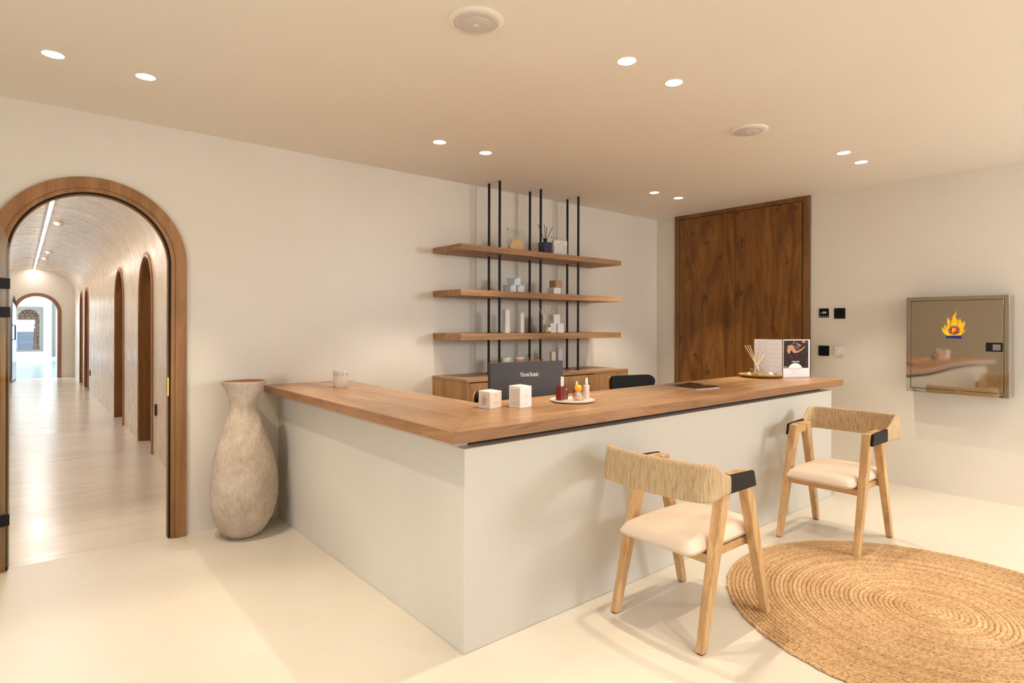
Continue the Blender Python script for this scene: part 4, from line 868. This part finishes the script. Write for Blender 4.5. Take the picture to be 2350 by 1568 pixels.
ad = N('ShaderNodeMath'); ad.operation = 'MULTIPLY_ADD'; ad.inputs[1].default_value = .5; Lk(n2.outputs[0], ad.inputs[0]); Lk(n1.outputs[0], ad.inputs[2])
bp = N('ShaderNodeBump'); bp.inputs['Strength'].default_value = .7; bp.inputs['Distance'].default_value = .008; Lk(ad.outputs[0], bp.inputs['Height']); Lk(bp.outputs[0], s_.inputs['Normal'])
prof = [(.060, 0.0), (.098, .006), (.122, .025), (.152, .065), (.180, .120), (.198, .185), (.207, .265), (.209, .340), (.203, .420), (.190, .495), (.173, .565), (.152, .635), (.131, .700), (.112, .755), (.097, .800), (.0885, .840), (.0870, .870), (.092, .905), (.106, .950), (.126, .990), (.141, 1.018)]
fine = []
for k in range(len(prof) - 1):
    for j in range(3):
        u = j / 3; fine.append((prof[k][0] * (1 - u) + prof[k + 1][0] * u, prof[k][1] * (1 - u) + prof[k + 1][1] * u))
fine.append(prof[-1])
vb = MB().lathe(fine + [(.1405, 1.023), (.134, 1.024), (.130, 1.019)], 72, cap=False)
vb.f.append(tuple(range(72))[::-1])
vv = []
for (x, y, zz) in vb.v:
    a = math.atan2(y, x); k = 1 + .012 * math.sin(3 * a + zz * 7) + .008 * math.sin(5 * a - zz * 11) + .006 * math.sin(zz * 26)
    vv.append((x * k + .006 * math.sin(zz * 3), y * k, zz * (1 if zz < 1 else 1 + .002 * math.sin(a * 2))))
vb.v = vv
vb.build('body', m_, va, smooth=True)
MB().lathe([(.1315, 1.0185), (.118, .985), (.098, .945), (.083, .900), (.079, .865), (.088, .80)], 48).build('inside', mat('bare terracotta', (.30, .11, .05), .85), va, smooth=True)

# ------------------------------------------------------------------ jute rug
RGX, RGY, RR = 3.428, .908, .940
rg = thing('round_rug', 'round natural jute rug of braided rings under the chairs', 'rug', (RGX, RGY, 0))
m_, t_, s_ = new_mat('braided jute'); N = t_.nodes.new; Lk = t_.links.new
tc = N('ShaderNodeTexCoord'); n1 = N('ShaderNodeTexNoise'); n1.inputs['Scale'].default_value = 75; n1.inputs['Detail'].default_value = 5; n1.inputs['Roughness'].default_value = .7; Lk(tc.outputs['Object'], n1.inputs['Vector'])
n2 = N('ShaderNodeTexNoise'); n2.inputs['Scale'].default_value = 2.3; n2.inputs['Detail'].default_value = 3; Lk(tc.outputs['Object'], n2.inputs['Vector'])
r1 = ramp(t_, (.27, .15, .07), (.71, .50, .29), .32, .62, (.57, .375, .20)); Lk(n1.outputs[0], r1.inputs[0]); r2 = ramp(t_, (.80, .76, .70), (1, 1, 1), .35, .65); Lk(n2.outputs[0], r2.inputs[0])
vl_ = N('ShaderNodeVectorMath'); vl_.operation = 'LENGTH'; Lk(tc.outputs['Object'], vl_.inputs[0]); n5 = N('ShaderNodeTexNoise'); n5.noise_dimensions = '1D'; n5.inputs['Scale'].default_value = 23; n5.inputs['Detail'].default_value = 1; Lk(vl_.outputs['Value'], n5.inputs['W'])
r5 = ramp(t_, (.82, .74, .68), (1.0, 1.0, 1.0), .36, .62); Lk(n5.outputs[0], r5.inputs[0])
Lk(mixc(t_, .8, mixc(t_, 1.0, r1.outputs[0], r2.outputs[0], 'MULTIPLY'), r5.outputs[0], 'MULTIPLY'), s_.inputs['Base Color']); s_.inputs['Roughness'].default_value = .9; s_.inputs['Specular IOR Level'].default_value = .2
bp = N('ShaderNodeBump'); bp.inputs['Strength'].default_value = .6; bp.inputs['Distance'].default_value = .004; Lk(n1.outputs[0], bp.inputs['Height']); Lk(bp.outputs[0], s_.inputs['Normal'])
M['jute'] = m_
PW = .0218; NR = int(RR / PW); rj = random.Random(9)
for k in range(NR):
    rc = RR - PW * (k + .5); nseg = max(24, int(2 * PI * rc / .0085)); mb = MB(); vs = []; fs = []
    nb = max(3, int(2 * PI * rc / .034)); ph = rj.uniform(0, 6.28); lift = rj.uniform(-.0012, .0012); K = 6
    edge = k == 0
    for i in range(nseg):
        a = 2 * PI * i / nseg; w1 = math.sin(nb * a + ph); w2 = math.sin(nb * a + ph + PI)
        for j in range(K + 1):
            u = -1 + 2 * j / K; rr = rc + u * PW * .5
            zz = .0030 + .0050 * math.sqrt(max(0, 1 - abs(u) ** 2.4)) + .0016 * (w1 if u < 0 else w2) * (1 - abs(abs(u) - .5) * 1.6) + lift
            if edge and j == K: rr += .003 * math.sin(a * 37 + ph) + .002 * math.sin(a * 91); 
            zz = max(zz, .0008 if abs(u) > .98 else .001)
            zz += .004 * (1 if abs(u) < .98 else .2)
            vs.append((rr * math.cos(a), rr * math.sin(a), zz))
    n_ = K + 1
    for i in range(nseg):
        j2 = (i + 1) % nseg
        for j in range(K): fs.append((i * n_ + j, j2 * n_ + j, j2 * n_ + j + 1, i * n_ + j + 1))
        if edge: vs_ = None
    mb.add(vs, fs).build('braid', m_, rg, smooth=True, auto=3.1)
MB().lathe([(RR - .004, .0005), (RR - .004, .0012)], 96).build('backing', m_, rg)

# ------------------------------------------------------------------ armchairs
m_, t_, s_ = new_mat('twisted paper cord'); N = t_.nodes.new; Lk = t_.links.new
tc = N('ShaderNodeTexCoord'); mp = N('ShaderNodeMapping'); mp.inputs['Scale'].default_value = (150, 150, 5); n1 = N('ShaderNodeTexNoise'); n1.inputs['Scale'].default_value = 1; n1.inputs['Detail'].default_value = 3
Lk(tc.outputs['Object'], mp.inputs['Vector']); Lk(mp.outputs[0], n1.inputs['Vector'])
n2 = N('ShaderNodeTexNoise'); n2.inputs['Scale'].default_value = 320; Lk(tc.outputs['Object'], n2.inputs['Vector'])
r1 = ramp(t_, (.42, .29, .16), (.66, .50, .31), .30, .66, (.56, .41, .245)); Lk(n1.outputs[0], r1.inputs[0]); r2 = ramp(t_, (.82, .78, .72), (1, 1, 1), .35, .6); Lk(n2.outputs[0], r2.inputs[0])
Lk(mixc(t_, .6, r1.outputs[0], r2.outputs[0], 'MULTIPLY'), s_.inputs['Base Color']); s_.inputs['Roughness'].default_value = .85; s_.inputs['Specular IOR Level'].default_value = .25
M['cord'] = m_
def make_armchair():
    t = thing('armchair', '', 'chair')
    for sy in (-1, 1):
        for sx in (-1, 1):
            yb0, yb1 = .217, .254; yt0, yt1 = .201, .252
            xb0, xb1 = .259, .297; xt0, xt1 = .046, .112
            b4 = [(sx * xb0, sy * yb0, .004), (sx * xb1, sy * yb0, .004), (sx * xb1, sy * yb1, .004), (sx * xb0, sy * yb1, .004)]
            t4 = [(sx * xt0, sy * yt0, .725), (sx * xt1, sy * yt0, .725 if sx > 0 else .730), (sx * xt1, sy * yt1, .725 if sx > 0 else .730), (sx * xt0, sy * yt1, .732)]
            lg = MB().hexa(b4, t4).build('leg', M['ash'], t, bevel=.005, seg=3)
            MB().box(sx * .2795 - .014, sx * .2795 + .014, sy * .237 - .012, sy * .237 + .012, 0, .0045).build('foot_pad', M['black'], lg)
        MB().hexa([(-.052, sy * .209, .668), (.052, sy * .209, .668), (.052, sy * .2505, .668), (-.052, sy * .2505, .668)], [(-.048, sy * .209, .731), (.048, sy * .209, .7315), (.048, sy * .2505, .7315), (-.048, sy * .2505, .731)]).build('arm_rail', M['ashx'], t, bevel=.003)
        # black leather wrap at the end of the backrest
        wq = MB().hexa([(-.128, sy * .2535, .658), (.124, sy * .2535, .655), (.124, sy * .272, .655), (-.128, sy * .276, .658)], [(-.128, sy * .2535, .741), (.104, sy * .2535, .730), (.104, sy * .272, .730), (-.128, sy * .276, .741)])
        wq.build('arm_wrap', M['leather'], t, bevel=.007, seg=3)
    for sx, xx in ((-1, -.180), (1, .180)):
        box('seat_rail', M['ashx'], xx - .013, xx + .013, -.2105, .2105, .352, .392, t, bevel=.002)
    for sy in (-1, 1): box('side_rail', M['ashx'], -.1665, .1665, sy * .185 - .011, sy * .185 + .011, .354, .391, t, bevel=.002)
    # cushion
    nx, ny = 28, 24; vs = []; fs = []
    def P_(u, v, k):
        x = -.012 + u * (.297); y = v * .205 * (1 - .02 * u)
        # rounded plan corners
        e = max(abs(u), abs(v)); rr = (abs(u) ** 16 + abs(v) ** 16) ** (1 / 16)
        if rr > 0: x = -.012 + (u * e / rr) * .297; y = (v * e / rr) * .205
        d = 1 - e; edge = min(1, d / .14); crown = (1 - u * u) * (1 - v * v)
        if k: return (x * 1.0, y, .414 + .036 * (1 - (1 - edge) ** 2.2) + .030 * crown ** .55)
        return (-.012 + (x + .012) * .985, y * .985, .414 - .020 * math.sqrt(max(0, 1 - (1 - edge) ** 2)))
    for k in (1, 0):
        for i in range(nx + 1):
            for j in range(ny + 1):
                u = math.sin((-1 + 2 * i / nx) * PI / 2); v = math.sin((-1 + 2 * j / ny) * PI / 2); vs.append(P_(u, v, k))
    q = (nx + 1) * (ny + 1)
    for i in range(nx):
        for j in range(ny):
            a = i * (ny + 1) + j; fs.append((a, a + ny + 1, a + ny + 2, a + 1)); fs.append((q + a, q + a + 1, q + a + ny + 2, q + a + ny + 1))
    for i in range(nx):
        a = i * (ny + 1); fs.append((a, q + a, q + a + ny + 1, a + ny + 1)); a += ny; fs.append((a, a + ny + 1, q + a + ny + 1, q + a))
    for j in range(ny): fs.append((j, j + 1, q + j + 1, q + j)); a = nx * (ny + 1) + j; fs.append((a, q + a, q + a + 1, a + 1))
    MB().add(vs, fs).build('seat_cushion', M['seat'], t, smooth=True, auto=2.5)
    # cord-wound backrest band
    path = []
    def addp(x, y): path.append((x, y))
    for i in range(8): u = i / 8; addp(-.112 - .150 * u, -.2645 - .015 * u)
    cxx, cyy, rr = -.264, -.225, .056
    for i in range(25): a = -PI / 2 - (PI / 2 - .10) * i / 24; addp(cxx + rr * 1.0 * math.cos(a), cyy + rr * math.sin(a))
    x1, y1 = path[-1]
    for i in range(1, 13): u = i / 12; addp(x1 - .024 * math.sin(u * PI / 2), y1 * (1 - u))
    path += [(x, -y) for x, y in path[-2::-1]]
    P3 = [Vector((x, y, 0)) for x, y in path]; cum = [0]
    for i in range(1, len(P3)): cum.append(cum[-1] + (P3[i] - P3[i - 1]).length)
    tot = cum[-1]; NW = 330; SUB = 3; NS = NW * SUB
    def at(s):
        i = 1
        while i < len(cum) - 1 and cum[i] < s: i += 1
        u = (s - cum[i - 1]) / (cum[i] - cum[i - 1]); return P3[i - 1].lerp(P3[i], u), (P3[i] - P3[i - 1]).normalized()
    sm = lambda e0, e1, x: (lambda q_: q_ * q_ * (3 - 2 * q_))(max(0, min(1, (x - e0) / (e1 - e0))))
    vs = []; fs = []; K = 14; rw = random.Random(2); amp = [rw.uniform(.6, 1.3) for _ in range(NW + 1)]
    dirs = [at(tot * i / NS) for i in range(NS + 1)]
    for i in range(NS + 1):
        s = tot * i / NS; p = dirs[i][0]; i0 = max(0, i - 6); i1 = min(NS, i + 6); d = (dirs[i1][0] - dirs[i0][0]).normalized(); nrm = Vector((-d.y, d.x, 0))
        e = min(s, tot - s); zt_ = .740 + .074 * sm(.01, .165, e); zb_ = .660 - .006 * sm(.03, .30, e)
        lean = -.020 * sm(.05, .25, e)   # top leans outward
        ridge = .0011 * abs(math.sin(PI * i / SUB)) * amp[i // SUB]
        hw = .0125 + ridge; zc = (zt_ + zb_) / 2; hh = (zt_ - zb_) / 2 + ridge
        for j in range(K):
            a = 2 * PI * j / K; ca, sa = math.cos(a), math.sin(a)
            ox_ = hw * (abs(ca) ** .55) * (1 if ca > 0 else -1); oz = hh * (abs(sa) ** .35) * (1 if sa > 0 else -1)
            q_ = p + nrm * (ox_ - lean * (oz / max(hh, .001)) * -1 * .5); vs.append((q_.x, q_.y, zc + oz))
    for i in range(NS):
        for j in range(K): j2 = (j + 1) % K; fs.append((i * K + j, (i + 1) * K + j, (i + 1) * K + j2, i * K + j2))
    fs += [tuple(range(K))[::-1], tuple(range(NS * K, NS * K + K))]
    bb = MB().add(vs, fs).build('backrest', M['cord'], t, smooth=True, auto=3.0)
    return t
ch = make_armchair(); ch.location = (2.515, 1.655, 0)
tag(ch, 'oak armchair with cord-wound back turned to the camera, nearest one', 'chair', 'armchairs at the reception desk')
dup(ch, (4.162, 1.643, 0), PI, 'oak armchair facing the camera side, beyond the rug near the fire cabinet')
bpy.context.view_layer.update()
